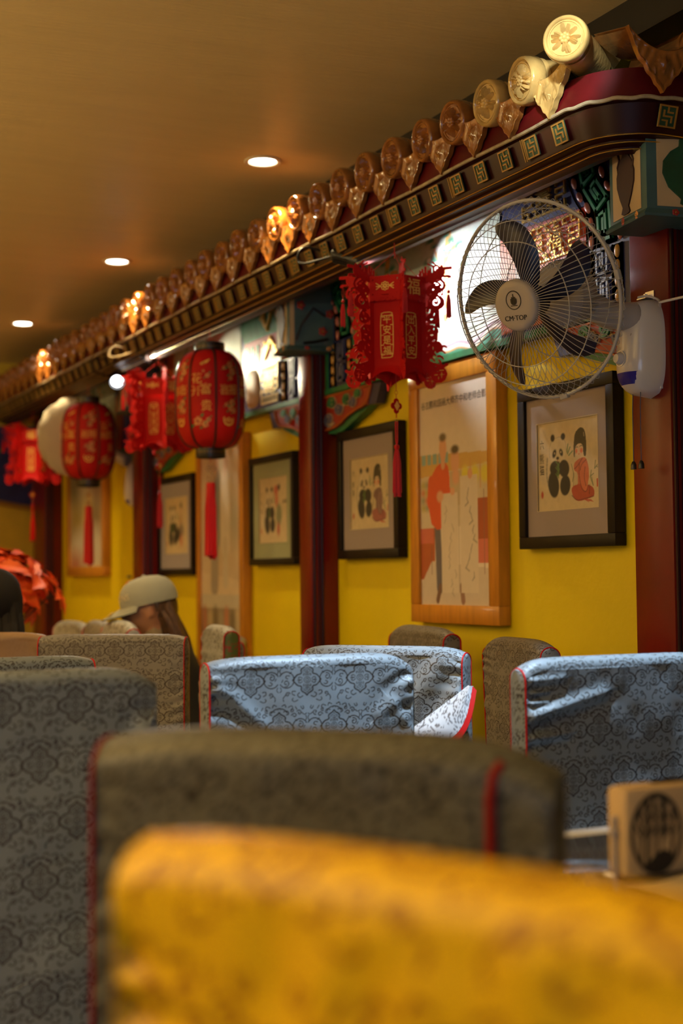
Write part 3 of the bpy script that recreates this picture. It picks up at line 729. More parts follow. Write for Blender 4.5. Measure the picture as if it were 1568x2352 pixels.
# bay 3 and the back wall
r = board(7.46, 9.40, 'dim painted frieze behind the small round lantern, far along the wall')
landscape('landscape_panel', r, 8.95, 8.0, 8, 0); end_cluster(r, 7.75, None); low_cluster(r, (7.49, 7.55, 7.62, 7.69)); end_cluster(r, 9.25, None); low_cluster(r, (9.37, 9.31, 9.24, 9.17))
panel(r, 'red_panel', [(8.0, 2.23), (7.86, 2.23), (7.86, 1.915), (8.0, 1.915)], 'redp')
r = empty('carved_arch', (2.0, 9.74, 1.9), label='painted arch board across the far end wall with scrolls', cat='carving')
mb = MB(); pts = [(2.33, 1.66)]+[(2.33-1.9*t, 1.66+0.26*math.sin(t*PI*.5)**1.2) for t in np.linspace(0.05, 1, 14)]+[(0.43, 2.22), (2.33, 2.22)]
n = len(pts); mb.add([(a, 9.72, b) for a, b in pts]+[(a, 9.758, b) for a, b in pts], [tuple(range(n)), tuple(range(n))[::-1]]+[(i, (i+1) % n, n+(i+1) % n, n+i) for i in range(n)]); lib(r, 'board', mb, 'blue')
mb = MB(); mb.tube([(a, 9.715, b) for a, b in pts[:15]], 0.016, 8); lib(r, 'gilt_edge', mb, 'gold2')
F = Canvas(1.5, .26, 180, 0)
for k in range(10): F.line(spiral(.09+.14*k, .13+.02*(k % 2), .01, .055, k, 1.5), .016, 1)
lib(r, 'green_scroll', field_mb(F.c[:, :, 0], 1.5, .26, Matrix(((1, 0, 0, .70), (0, 0, -1, 9.72), (0, 1, 0, 1.93), (0, 0, 0, 1))), 0, .01), 'green')

# ------------------------------------------------------------------ carved brackets under the frieze, either side of each pillar
BO = [(0.0, 0.0), (0.41, 0.0), (0.47, -0.005), (0.43, -0.10), (0.35, -0.096), (0.24, -0.116), (0.17, -0.15), (0.10, -0.178), (0.0, -0.178)]
def bracket(y, sg, label):
    """sg=+1: reaches towards smaller y (to the right in view)"""
    r = empty('carved_bracket', (2.45, y, 1.89), label=label, cat='bracket', group='carved brackets beside the pillars')
    def put(mb, name, m): o = mb.build(name, m, r); o.matrix_local = Matrix(((0, 0, -1, 0), (-sg, 0, 0, 0), (0, 1, 0, 0), (0, 0, 0, 1))) @ Matrix.Diagonal((1, .76, 1, 1)); return o
    put(MB().prism(BO[:1]+[(0.41, 0)]+[(0.37, -0.098), (0.27, -0.112), (0.19, -0.135), (0.13, -0.168), (0.07, -0.182), (0, -0.185)], 0.02, 0.050), 'board', 'redp')
    put(MB().prism([(0.41, 0.0), (0.475, -0.004), (0.435, -0.102), (0.37, -0.100)], 0.012, 0.048), 'blue_end', 'blue')
    put(MB().prism([(0.37, -0.100), (0.31, -0.13), (0.22, -0.165), (0.13, -0.20), (0.05, -0.205), (0.0, -0.20), (0, -0.185), (0.07, -0.182), (0.13, -0.168), (0.19, -0.135), (0.27, -0.112)], 0.008, 0.040), 'green_edge', 'green')
    mb = MB(); q = smooth_poly([(0.405, -0.004), (0.368, -0.096), (0.27, -0.110), (0.19, -0.132), (0.13, -0.163), (0.07, -0.178), (0, -0.181)], 2)
    mb.tube([(a, b, 0.051) for a, b in q], 0.006, 6); mb.tube([(0, -0.006, 0.051), (0.405, -0.006, 0.051)], 0.006, 6); put(mb, 'orange_beading', 'orange')
    for cfg, mname in (((('s', .07, -.05, .026, .3), ('s', .20, -.045, .022, 2.0), ('s', .30, -.035, .018, .6)), 'green'), ((('s', .13, -.085, .024, 3.4), ('s', .25, -.07, .019, 4.4), ('s', .04, -.13, .028, 1.8)), 'lblue')):
        for (_, cx, cz, R0, a) in cfg:
            mb = MB(); F = Canvas(.41, .19, 480, 0); G = Canvas(.41, .19, 480, 0)
            R0 *= 1.25; sp = spiral(cx, .185+cz, R0*.2, R0, a, 1.5, 22); F.line(sp, .017, 1); G.line(sp, .009, 1)
            x, z = sp[-1]; F.line([(x, z), (x+.03, z+.012)], .012, 1)
            T0 = Matrix.Translation((0, -.185, 0))
            field_mb(F.c[:, :, 0], .41, .19, T0, .050, .056, mb, 0); field_mb(G.c[:, :, 0], .41, .19, T0, .056, .062, mb, 1)
            put(mb, 'scroll', ['cream', mname])
bracket(2.896+.16, -1, 'carved red bracket with scrolls behind the lower right of the big fan')
bracket(5.12, 1, 'carved red bracket with green and blue scrolls right of the middle pillar')
bracket(5.235, -1, 'carved red bracket just left of the middle pillar above the sage-matted picture')
bracket(7.285, 1, 'carved bracket right of the far pillar, behind the diamond knot of a lantern')
bracket(7.46, -1, 'carved bracket left of the far pillar beside the covered fan')

# ------------------------------------------------------------------ teal beam-end boxes on the pillars
def vase_poly(kind):
    if kind == 0: prof = [(.010, .0), (.018, .004), (.012, .018), (.024, .040), (.036, .070), (.037, .095), (.028, .120), (.012, .140), (.008, .170), (.010, .178), (.006, .19), (.012, .196), (.010, .205), (.0, .212)]
    else: prof = [(.02, .0), (.03, .006), (.028, .018), (.055, .045), (.068, .08), (.066, .11), (.05, .135), (.03, .150), (.030, .165), (.012, .17), (0, .18)]
    return [(x, z) for x, z in prof]+[(-x, z) for x, z in prof[::-1][1:]]
def beam_box(loc, rz, w1, w2, h, label, flowers=False):
    r = empty('beam_end_box', loc, (0, 0, rz), label=label, cat='beam end', group='teal beam ends above the pillars')
    # local: x into the wall, y along the wall (far side), corner at origin
    mb = MB(); prof = [(-.012, 0.0), (-.016, .006), (-.006, .016), (0, .022), (0, h-.06), (.018, h)]
    P = []
    for (o, z) in prof: P.append([(o, w1, z), (o, o, z), (w2, o, z)])
    mb.grid(P, smooth=False); mb.add([(-.012, w1, 0), (-.012, -.012, 0), (w2, -.012, 0), (w2, w1, 0)], [(0, 3, 2, 1)]); mb.add([(0, w1, 0), (w2, w1, 0), (w2, w1, h), (.018, w1, h)], [(0, 1, 2, 3)])
    mb.add([(.018, .018, h), (w2, .018, h), (w2, w1, h), (.018, w1, h)], [(0, 1, 2, 3)]); mb.build('body', 'teal', r)
    fl = MB()
    for k, (x, y) in enumerate(((-.012, .10), (-.010, .03), (.07, -.012), (.16, -.012), (.22, -.012))):
        T = Matrix.Translation((x-.004 if x < 0 else x, y-.004 if y < 0 else y, .010)) @ (Matrix.Rotation(-PI/2, 4, 'Y') if x < 0 else Matrix.Rotation(PI/2, 4, 'X'))
        for j in range(5): fl.lathe([(.0001, .002), (.005, .0)], 8, k % 2, T=T @ Matrix.Translation((.006*math.cos(j*1.257), .006*math.sin(j*1.257)*.7, 0)))
        fl.lathe([(.0001, .004), (.003, .0)], 8, 2, T=T)
    fl.build('small_flowers', ['redp', 'flower', 'gold2'], r)
    for side in (0, 1):
        T = Matrix(((0, 0, -1, 0), (-1, 0, 0, w1), (0, 1, 0, 0), (0, 0, 0, 1))) if side == 0 else Matrix(((1, 0, 0, 0), (0, 0, -1, 0), (0, 1, 0, 0), (0, 0, 0, 1)))
        wl = w1 if side == 0 else w2
        if side == 0 or not flowers:
            x0, x1 = (wl*.10, wl*.86) if side == 0 else (.028, wl-.02)
            m_ = MB(); m_.prism([(x0, .028), (x1, .028), (x1, h-.085), (x0, h-.085)], .0005, .002, T=T); m_.build('cream_panel', 'cream', r)
            c_ = MB(); cx = (x0+x1)/2 if side == 0 else x0+.10; vp = vase_poly(side); sc = (1.25 if side == 0 else 1.15)
            c_.prism([(cx+a*sc*(1 if side == 0 else 1.1), .030+b*sc*.88) for a, b in vp], .0022, .006, T=T)
            for sg in (-1, 1): c_.tube([T @ Vector(q) for q in [(cx+sg*p*sc, .03+q_*sc*.88, .004) for p, q_ in ((.010, .165), (.03, .168), (.032, .15), (.026, .135), (.034, .12), (.030, .10))]], .003, 5)
            c_.build('vase_relief', 'vase' if side == 0 else 'dgreen', r)
        else:
            c_ = MB()
            c_.tube([T @ Vector(q) for q in ((.03, .04, .003), (.05, .10, .005), (.10, .17, .005), (.15, .14, .004))], .005, 5); c_.tube([T @ Vector(q) for q in ((.06, .03, .003), (.10, .035, .005), (.16, .05, .004))], .005, 5)
            for (fx, fz) in ((.05, .18), (.14, .08), (.17, .15)):
                for j in range(5): c_.lathe([(.0001, .006), (.008, .0)], 8, 1, T=T @ Matrix.Translation((fx+.011*math.cos(j*1.257), fz+.011*math.sin(j*1.257), .001)))
                c_.lathe([(.0001, .008), (.005, .0)], 8, 2, T=T @ Matrix.Translation((fx, fz, .001)))
            c_.build('plum_blossom_relief', ['black', 'redp', 'gold2'], r)
            m_ = MB().prism([(.004, .02), (.022, .02), (.022, h-.07), (.004, h-.07)], .0005, .003, T=T); m_.build('pale_edge', 'cream', r)
    return r
beam_box((2.205, 2.815, 2.055), math.radians(-10), .20, .42, .285, 'teal beam end above the near pillar with a brown vase and dark pot')
beam_box((2.215, 5.06, 2.055), math.radians(-6), .16, .23, .30, 'teal beam end above the middle pillar with red plum blossom', True)
beam_box((2.215, 7.25, 2.055), math.radians(-6), .16, .23, .30, 'teal beam end above the far pillar behind the lanterns', True)
# ------------------------------------------------------------------ framed pictures on the wall
def panda_art(v):
    cv = Canvas(1.0, 1.0, (210, 150, 110, 100)[v], (.60, .50, .30)); K = (.035, .035, .028); Wt = (.62, .54, .36)
    cv.noise(.10, .12, v); dx = (0, .02, .02, -.02)[v]
    cv.ell(.47, .95-.1, .10, .05, (.62, .40, .20), soft=40, a=.3)
    # panda
    def E(x, y, a, b, c=K, r=0, s=3, al=1): cv.ell(x+dx, y, a, b, c, r, s, al)
    E(.31, .46, .155, .27, Wt); cv.line(smooth_poly([(.16+dx, .60), (.14+dx, .40), (.19+dx, .22), (.28+dx, .17)], 2), .018, (.2, .2, .16), a=.7, soft=3)
    E(.26, .29, .09, .15, K, .15); E(.455, .27, .085, .115, K, -.1); E(.30, .47, .10, .09, K, -.2); E(.44, .46, .085, .10, K, .2)
    E(.34, .69, .145, .135, Wt, 0, 2); cv.line(smooth_poly([(.20+dx, .60), (.195+dx, .72), (.25+dx, .80), (.38+dx, .83), (.47+dx, .77), (.48+dx, .66)], 2), .006, (.2, .19, .15), a=.6, soft=2)
    E(.255, .82, .035, .042); E(.43, .82, .036, .040)
    E(.28, .64, .030, .050, K, -.4); E(.395, .645, .028, .046, K, .4); E(.285, .645, .008, .010, Wt); E(.39, .65, .008, .010, Wt)
    E(.335, .585, .024, .018); cv.line([(.335+dx, .57), (.335+dx, .54)], .008, (.3, .05, .03)); cv.line(smooth_poly([(.31+dx, .545), (.335+dx, .53), (.36+dx, .545)], 1), .006, K)
    for k in range(9): cv.line([(.35+dx, .36+.018*k), (.30+.02*(k % 4)+dx, .41+.018*k)], .014, (.10, .20, .05), a=.8)
    for (x, y, a) in ((.50, .62, .9), (.52, .60, .5), (.49, .64, 1.3)): cv.line([(x, y), (x+.07*math.cos(a), y+.09*math.sin(a))], .016, (.09, .20, .10), a=.9)
    if v == 2:
        for (x, y, w_, h_, c_) in ((.60, .80, .07, .08, (.50, .12, .08)), (.62, .66, .05, .12, (.55, .16, .10)), (.70, .42, .10, .17, (.22, .25, .14)), (.68, .20, .05, .10, (.42, .10, .08))): cv.ell(x, y, w_, h_, c_, soft=5)
        cv.ell(.70, .84, .05, .05, K, soft=4)
    elif v == 3:
        for (x, y, w_, h_, c_) in ((.70, .84, .045, .06, K), (.70, .76, .035, .05, (.62, .40, .25)), (.68, .58, .06, .12, (.45, .28, .14)), (.70, .40, .11, .12, (.25, .20, .15)), (.55, .34, .10, .12, K), (.70, .22, .05, .10, (.55, .16, .08))): cv.ell(x, y, w_, h_, c_, soft=6)
    else:
        # girl: bobbed hair, face, robe
        rb = ((.50, .15, .08), (.22, .14, .12))[v]; sk = ((.42, .08, .045), (.34, .12, .10))[v]
        hair = [(.60, .57), (.60, .72), (.63, .84), (.70, .895), (.77, .88), (.80, .80), (.805, .68), (.80, .56), (.755, .57), (.75, .72), (.63, .71), (.62, .57)]
        cv.ell(.70, .64, .068, .095, (.64, .50, .32), soft=3); cv.poly(smooth_poly(hair, 2, True), (.06, .055, .03)); cv.poly(smooth_poly([(.61, .72), (.62, .84), (.70, .89), (.78, .86), (.79, .74), (.75, .73), (.70, .735)], 1, True), (.055, .05, .03))
        cv.line([(.765, .83), (.77, .79)], .008, (.5, .45, .3))
        cv.line(smooth_poly([(.64, .675), (.655, .685), (.67, .675)], 1), .007, K); cv.line(smooth_poly([(.70, .68), (.72, .692), (.74, .685)], 1), .007, K)
        cv.ell(.645, .635, .016, .026, (.62, .16, .08), soft=3); cv.ell(.725, .635, .020, .028, (.62, .16, .08), soft=3); cv.ell(.685, .60, .009, .006, (.5, .05, .03))
        cv.line([(.68, .57), (.69, .53)], .03, (.64, .50, .32))
        cv.poly(smooth_poly([(.66, .54), (.60, .50), (.60, .42), (.66, .40), (.63, .24), (.77, .22), (.84, .30), (.84, .44), (.80, .55), (.74, .56)], 2, True), rb)
        cv.poly(smooth_poly([(.60, .40), (.585, .26), (.66, .24), (.665, .40)], 1, True), (.55, .46, .28)); cv.line([(.60, .40), (.585, .24)], .005, K)
        cv.poly(smooth_poly([(.55, .20), (.57, .25), (.66, .27), (.85, .25), (.92, .20), (.92, .12), (.84, .10), (.68, .075), (.60, .10)], 2, True), sk)
        cv.poly(smooth_poly([(.69, .50), (.69, .34), (.72, .22), (.79, .17), (.82, .24), (.84, .40), (.81, .50)], 2, True), tuple(min(1, c*1.15) for c in rb))
        for ln in ([(.69, .50), (.68, .36), (.72, .21), (.79, .165), (.83, .25)], [(.74, .55), (.66, .47), (.61, .44)], [(.80, .53), (.72, .48), (.70, .42)], [(.56, .15), (.64, .085), (.75, .10), (.91, .12)], [(.78, .45), (.76, .33), (.79, .24)], [(.85, .25), (.84, .15)]): cv.line(smooth_poly(ln, 2), .0075, (.10, .035, .03), a=.85, soft=2)
        for k in range(7): cv.line([(.76, .095), (.83+.012*k, .085-.008*abs(k-3))], .006, (.45, .08, .05))
        for (x, y, a, l_) in ((.86, .33, 1.2, .08), (.86, .34, .3, .09), (.86, .33, -.9, .11), (.88, .33, -1.2, .10), (.93, .42, 1.3, .09), (.93, .42, .5, .08), (.96, .44, -.3, .05)): cv.line([(x, y), (x+l_*math.cos(a)*.6, y+l_*math.sin(a))], .012, (.13, .17, .09), a=.85)
        cv.line(smooth_poly([(.56, .50), (.60, .38), (.57, .30)], 1), .008, (.12, .14, .06))
        cv.poly([(.955, .31), (.99, .31), (.99, .22), (.955, .22)], (.42, .06, .04))
    cv.ell(.065, .185, .022, .042, (.42, .06, .04), soft=3)
    return cv
def picture(y_left, z0, w, h, art, framew, depth, fmat, mmat, matw, label, group=None, matb=None, name='framed_picture', glyphs=None, tilt=0.0, pict='panda'):
    """y_left: the edge at the left in view. local a to the right, b up, c out of the wall"""
    r = empty(name, (2.449, y_left, z0), (0, 0, 0), label=label, cat='picture', group=group)
    T = Matrix(((0, 0, -1, 0), (-1, 0, 0, 0), (0, 1, 0, 0), (0, 0, 0, 1))) @ Matrix.Rotation(-tilt, 4, 'X')
    def put(mb, nm, mt): return mb.build(nm, mt, r)
    mb = MB(); f = framew; d = depth
    for (x0, x1, y0, y1) in ((0, w, 0, f), (0, w, h-f, h), (0, f, f, h-f), (w-f, w, f, h-f)): mb.box((x0, y0, 0.001), (x1, y1, d), T=T, bev=0.0025)
    put(mb, 'frame', fmat)
    mb = MB(); mb.box((f*.8, f*.8, .001), (w-f*.8, h-f*.8, .004), T=T); put(mb, 'backing', 'black')
    if mmat:
        aw, ah = matw, matb or matw; mb = MB(); z = d-.012
        x0, x1, y0, y1 = f+aw, w-f-aw, f+ah, h-f-ah
        for (a, b, c, e) in ((f*.9, w-f*.9, f*.9, y0), (f*.9, w-f*.9, y1, h-f*.9), (f*.9, x0, y0, y1), (x1, w-f*.9, y0, y1)): mb.box((a, c, z-.002), (b, e, z), T=T)
        put(mb, 'mat_board', mmat)
        mb = MB(); g = .002
        for (a, b, c, e) in ((x0-g, x1+g, y0-g, y0), (x0-g, x1+g, y1, y1+g), (x0-g, x0, y0, y1), (x1, x1+g, y0, y1)): mb.box((a, c, z-.003), (b, e, z+.001), T=T)
        put(mb, 'mat_bevel', 'bevel'); zi = z-.0035
    else: x0, x1, y0, y1 = f, w-f, f, h-f; zi = d-.010
    Ti = T @ Matrix.Translation((x0, y0, zi)) @ Matrix.Diagonal(((x1-x0)/art.w, (y1-y0)/art.h, 1, 1))
    o = inst(pict+'_painting' if pict == 'panda' else 'printed_photo', art.grid_mesh('art', 'paint' if pict == 'panda' else 'photo', Ti), r)
    if glyphs:
        for (s, cx, cy, sz, sx) in glyphs: mb = MB(); write(mb, s, x0+cx*(x1-x0), y0+cy*(y1-y0), sz, T, c=zi+.0006, sx=sx); put(mb, 'inscription', 'ink')
    return r
picture(3.738, 1.248, .492, .492, panda_art(0), .036, .040, 'frame', 'matb', .055, 'black framed panda and girl in a red robe, under the big fan', 'panda pictures in black frames', matb=.078,
        glyphs=[('六', .07, .76, .030, .8), ('熊', .065, .60, .034, .75), ('猫', .065, .47, .034, .75)])
picture(5.045, 1.236, .508, .500, panda_art(1), .036, .040, 'frame', 'matb', .060, 'black framed panda picture between the middle pillar and the tall gold-framed photo', 'panda pictures in black frames', matb=.080,
        glyphs=[('大', .07, .80, .026, .8), ('熊', .065, .64, .026, .75), ('猫', .065, .52, .026, .75)])
picture(5.975, 1.222, .50, .482, panda_art(2), .030, .040, 'frame', 'matg', .065, 'panda picture with a sage green mat in a black frame, cut by the middle pillar', 'panda pictures in black frames', matb=.070,
        glyphs=[('大', .07, .76, .026, .7), ('熊', .065, .62, .026, .7), ('猫', .065, .50, .026, .7), ('乙未年春', .90, .62, .02, .7)])
picture(7.285, 1.185, .555, .515, panda_art(3), .034, .040, 'frame', 'matl', .070, 'panda picture with a lilac grey mat in a black frame, beside the far pillar', 'panda pictures in black frames', matb=.080)

def photo_a():
    cv = Canvas(.60, .86, 270, (.74, .66, .54)); sk = (.68, .36, .22); O = (.66, .09, .04)
    cv.poly([(0, .30), (.60, .30), (.60, .56), (0, .56)], (.60, .52, .38)); cv.poly([(0, .50), (.60, .53), (.60, .57), (0, .59)], (.62, .40, .12))
    for k in range(5): cv.poly([(.02+.05*k, .55), (.055+.05*k, .55), (.055+.05*k, .59), (.02+.05*k, .59)], (.25, .42, .42))
    for k in range(3): cv.ell(.40+.08*k, .49, .035, .035, (.70, .62, .08), soft=6); cv.line([(.365+.08*k, .44), (.365+.08*k, .55)], .008, (.62, .34, .12))
    for k in range(14): cv.ell(.03+.035*(k % 4), .38+.03*(k//4), .02, .014, ((.42, .36, .12), (.30, .30, .2), (.55, .2, .1))[k % 3], soft=5)
    for (a, b, c, e, q) in ((.0, .13, .10, .30, (.40, .10, .04)), (.50, .60, .20, .40, (.38, .08, .04)), (.50, .58, .16, .25, (.60, .16, .12)), (.0, .12, .24, .30, (.55, .14, .10))): cv.poly([(a, c), (b, c), (b, e), (a, e)], q)
    cv.poly([(0, 0), (.60, 0), (.60, .14), (.10, .17), (0, .08)], (.60, .52, .42))
    # tall man in red shirt
    cv.line([(.155, .30), (.165, .16), (.17, .07)], .055, (.12, .12, .15)); cv.line([(.175, .07), (.15, .02)], .03, (.18, .10, .07)); cv.line([(.36, .07), (.37, .02)], .035, (.28, .16, .12))
    cv.poly(smooth_poly([(.11, .29), (.07, .40), (.10, .50), (.17, .55), (.25, .55), (.27, .48), (.27, .30)], 1, True), O); cv.line([(.10, .48), (.09, .40), (.16, .42)], .05, O)
    cv.ell(.21, .605, .032, .048, sk, soft=3); cv.ell(.21, .648, .030, .016, (.12, .09, .07), soft=3); cv.line([(.21, .57), (.21, .54)], .035, sk)
    cv.ell(.315, .55, .036, .048, sk, soft=3); cv.ell(.315, .594, .034, .017, (.08, .06, .05), soft=3); cv.poly([(.27, .51), (.37, .51), (.38, .38), (.27, .38)], (.52, .42, .26)); cv.ell(.32, .49, .03, .03, sk, soft=5)
    for (a, t_) in ((.19, .43), (.355, .49)):                       # two hanging scrolls with brush writing
        cv.poly([(a, .05), (a+.145, .05), (a+.145, t_), (a, t_)], (.66, .58, .46)); R_ = np.random.RandomState(int(a*100))
        for k in range(10):
            x = a+.03+.09*R_.rand(); z = t_-.05-.035*k
            cv.line([(x, z), (x+.02*R_.uniform(-1, 1), z-.018), (x+.018*R_.uniform(-1, 1), z-.03)], .006, (.2, .18, .15), a=.45 if a < .3 else .8)
    cv.line([(.342, .05), (.342, .43)], .004, (.35, .3, .22)); cv.ell(.18, .42, .03, .022, sk, soft=3); cv.ell(.29, .435, .02, .015, sk); cv.ell(.44, .495, .02, .02, sk)
    cv.line([(.55, .43), (.55, .12)], .005, (.25, .12, .1)); cv.line([(.10, .23), (.10, .12)], .005, (.2, .1, .08))
    return cv
picture(4.437, 1.008, .585, .880, photo_a(), .062, .045, 'goldwood', None, 0, 'tall gold-framed photo of two people holding calligraphy scrolls, beside the big fan', 'tall photos in golden frames', pict='photo', name='framed_photo',
        glyphs=[('谷志鹏和国画大师齐中和老师合影', .50, .915, .0295, .98)])
def photo_b():
    cv = Canvas(.55, .95, 150, (.70, .60, .46))
    cv.poly([(0, .40), (.55, .36), (.55, .95), (0, .95)], (.62, .52, .40)); cv.line([(0, .74), (.2, .80), (.30, .95)], .05, (.68, .42, .30), a=.5)
    cv.poly([(.25, .62), (.33, .62), (.33, .95), (.25, .95)], (.5, .5, .36), a=.6)
    cv.line([(.20, .80), (.20, .55)], .14, (.22, .25, .30)); cv.line([(.20, .55), (.19, .34)], .10, (.35, .32, .30)); cv.ell(.20, .86, .035, .045, (.55, .36, .26), soft=6); cv.line([(.10, .74), (.12, .60)], .05, (.22, .25, .3))
    cv.line([(.34, .80), (.34, .52)], .12, (.72, .68, .60)); cv.line([(.34, .52), (.34, .36)], .07, (.62, .58, .50)); cv.ell(.34, .87, .032, .042, (.52, .34, .24), soft=6)
    cv.ell(.46, .62, .04, .10, (.40, .42, .36), soft=12)
    cv.poly([(0, 0), (.55, 0), (.55, .30), (0, .30)], (.28, .24, .20)); cv.poly([(0, .24), (.55, .24), (.55, .30), (0, .30)], (.56, .54, .48))
    for k, c_ in enumerate(((.42, .16, .12), (.5, .42, .3), (.12, .11, .1), (.34, .32, .28), (.5, .2, .14), (.16, .14, .12), (.55, .48, .36))): cv.line([(.05+.075*k, .22-.02*(k % 2)), (.05+.075*k, .02)], .055, c_, soft=5)
    cv.noise(.12, .06, 4); return cv
picture(6.66, .72, .625, 1.115, photo_b(), .050, .045, 'goldwood', None, 0, 'tall gold-framed photo of people standing, behind the red tassel of the large round lantern', 'tall photos in golden frames', pict='photo', name='framed_photo')
def photo_c():
    cv = Canvas(.74, .58, 100, (.52, .46, .30))
    for (x, y, a, b, c_) in ((.10, .48, .12, .10, (.30, .30, .14)), (.35, .50, .14, .09, (.68, .62, .46)), (.60, .47, .12, .10, (.36, .26, .20)), (.15, .26, .13, .13, (.34, .26, .08)), (.42, .36, .07, .05, (.66, .58, .06)), (.60, .28, .12, .10, (.25, .18, .10)), (.20, .12, .16, .10, (.66, .62, .54)), (.52, .12, .20, .12, (.66, .62, .54)), (.12, .02, .12, .06, (.45, .1, .06))): cv.ell(x, y, a, b, c_, soft=14)
    for k in range(5): cv.line([(.40+.05*k, .20), (.41+.05*k, .05)], .008, (.3, .28, .24))
    return cv
picture(9.13, 1.188, .86, .70, photo_c(), .060, .045, 'goldwood', None, 0, 'gold-framed photo of people with scrolls, behind the small round lantern', 'tall photos in golden frames', pict='photo', name='framed_photo')
# a small green menu poster hangs by the far pillar, with a little red charm below
p = MB().box((0, -.16, 0), (.004, 0, .40)).build('hanging_poster', 'floral', None, (2.440, 7.78, 1.30)); tag(p, 'narrow green poster on the wall left of the far pillar', 'poster')
cm = empty('red_charm', (2.32, 7.40, 1.13), label='small orange and black charm stuck on the far pillar', cat='charm')
MB().lathe([(.0001, -.03), (.022, -.02), (.026, 0), (.018, .02), (.0001, .03)], 12).build('body', 'orange', cm, (-.028, .0, .0)); 
mb = MB(); [mb.lathe([(.0001, -.01), (.009, 0), (.0001, .01)], 8, T=Matrix.Translation((-.03, a, .05))) for a in (-.02, .02)]; mb.lathe([(.0001, -.01), (.010, 0), (.0001, .01)], 8, T=Matrix.Translation((-.03, .02, -.045))); mb.build('black_beads', 'black', cm)

# ------------------------------------------------------------------ wall fan on the near pillar
FAN = empty('wall_fan', (2.33, 2.975, 1.755), label='white wall fan with dark blades and a round CM-TOP badge on the near pillar', cat='fan')
FC = Vector((1.985, 2.980, 1.858))                                  # centre of the guard
nrm = (-fw*0.68 - rt*0.69 - up*0.25).normalized()
def fan_frame(c, n, spin=0.0):
    a = Vector((0, 0, 1)).cross(n).normalized(); u_ = n.cross(a)
    return Matrix(((a.x, u_.x, n.x, c[0]), (a.y, u_.y, n.y, c[1]), (a.z, u_.z, n.z, c[2]), (0, 0, 0, 1))) @ Matrix.Rotation(spin, 4, 'Z')
def put_at(o, Mx, root): o.matrix_local = Matrix.Translation(-root.location) @ Mx; return o
def guard(front):
    mb = MB(); R = .245; n = 84 if front else 72
    prof = [(.055, .082), (.10, .084), (.15, .080), (.195, .066), (.228, .040), (.243, .014), (.2455, .0)] if front else [(.070, -.085), (.12, -.088), (.17, -.082), (.21, -.064), (.237, -.034), (.246, -.010), (.2465, .0)]
    prof = smooth_poly(prof, 1)
    for k in range(n):
        a = 2*PI*k/n; tw = (.16 if front else -.42)
        pts = []
        for (r, z) in prof:
            t = (r-.055)/.19; b = a+tw*max(0.0, 1-t)**1.2; pts.append((r*math.cos(b), r*math.sin(b), z))
        mb.tube(pts, .00085, 4, cap=False)
    for (r, z) in (((.155, .0805), (.205, .0625)) if front else ((.16, -.084), (.222, -.052))):
        mb.tube([(r*math.cos(2*PI*k/72), r*math.sin(2*PI*k/72), z) for k in range(73)], .0014, 5, cap=False)
    # scalloped loops of the wire ends round the rim
    for k in range(n):
        a = 2*PI*k/n; pts = [((.245+.010*math.sin(PI*j/4))*math.cos(a+j*.0187), (.245+.010*math.sin(PI*j/4))*math.sin(a+j*.0187), -.008 if not front else .004) for j in range(5)]
        if not front: mb.tube(pts, .0008, 4, cap=False)
    return mb
FM = fan_frame(FC, nrm)
o = guard(True).build('front_guard', 'wire'); o.parent = FAN; put_at(o, FM, FAN); o['kind'] = 'stuff'
o = guard(False).build('rear_guard', 'wire'); o.parent = FAN; put_at(o, FM, FAN); o['kind'] = 'stuff'
mb = MB(); mb.tube([(.2475*math.cos(2*PI*k/96), .2475*math.sin(2*PI*k/96), 0) for k in range(97)], .0048, 8, cap=False)
for a in (-1.45, .1): mb.box((.244, -.012, -.007), (.257, .012, .007), T=Matrix.Rotation(a, 4, 'Z'), bev=.002)
o = mb.build('guard_rim', 'wire'); o.parent = FAN; put_at(o, FM, FAN)
mb = MB(); mb.lathe([(.0001, .0935), (.045, .0935), (.058, .092), (.063, .088), (.0645, .082), (.064, .074), (.060, .072)], 56)
o = mb.build('hub_badge', mat('badge_plate', (.40, .37, .33), .45)); o.parent = FAN; put_at(o, FM, FAN)
mb = MB(); T = Matrix.Translation((0, 0, .0938))
# the plate faces the room tilted: its own up direction leans a little
LA = Matrix.Rotation(-0.06, 4, 'Z')
ring = [(.0225*math.cos(2*PI*k/48), .0225*math.sin(2*PI*k/48)+.014, .0938) for k in range(49)]
mb.tube([LA @ Vector(p) for p in ring], .0013, 5, cap=False)
Fc = Canvas(.04, .04, 3200, 0)
Fc.line([(.011, .0065), (.029, .0065)], .0022, 1)
Fc.ell(.020, .019, .0042, .0108, 1); Fc.line(smooth_poly([(.0125, .022), (.0125, .014), (.016, .0105), (.020, .010), (.024, .0105), (.0275, .014), (.0275, .022)], 2), .0032, 1); Fc.line([(.0155, .0265), (.0155, .014)], .0026, 1); Fc.line([(.0245, .0265), (.0245, .014)], .0026, 1)
Fc.line([(.020, .034), (.020, .010)], .0024, 1); Fc.line([(.018, .028), (.018, .013)], .0008, 0); Fc.line([(.022, .028), (.022, .013)], .0008, 0)
field_mb(Fc.c[::2, ::2, 0], .04, .04, LA @ Matrix.Translation((-.020, -.006, .0937)), 0, .0012, mb)
write(mb, 'CM·TOP', 0, -.030, .0175, LA, c=.0941, sx=1.06, depth=.0006); write(mb, 'CM·TOP', .0004, -.0300, .0175, LA, c=.0943, sx=1.06)
o = mb.build('badge_print', 'ink'); o.parent = FAN; put_at(o, FM, FAN)
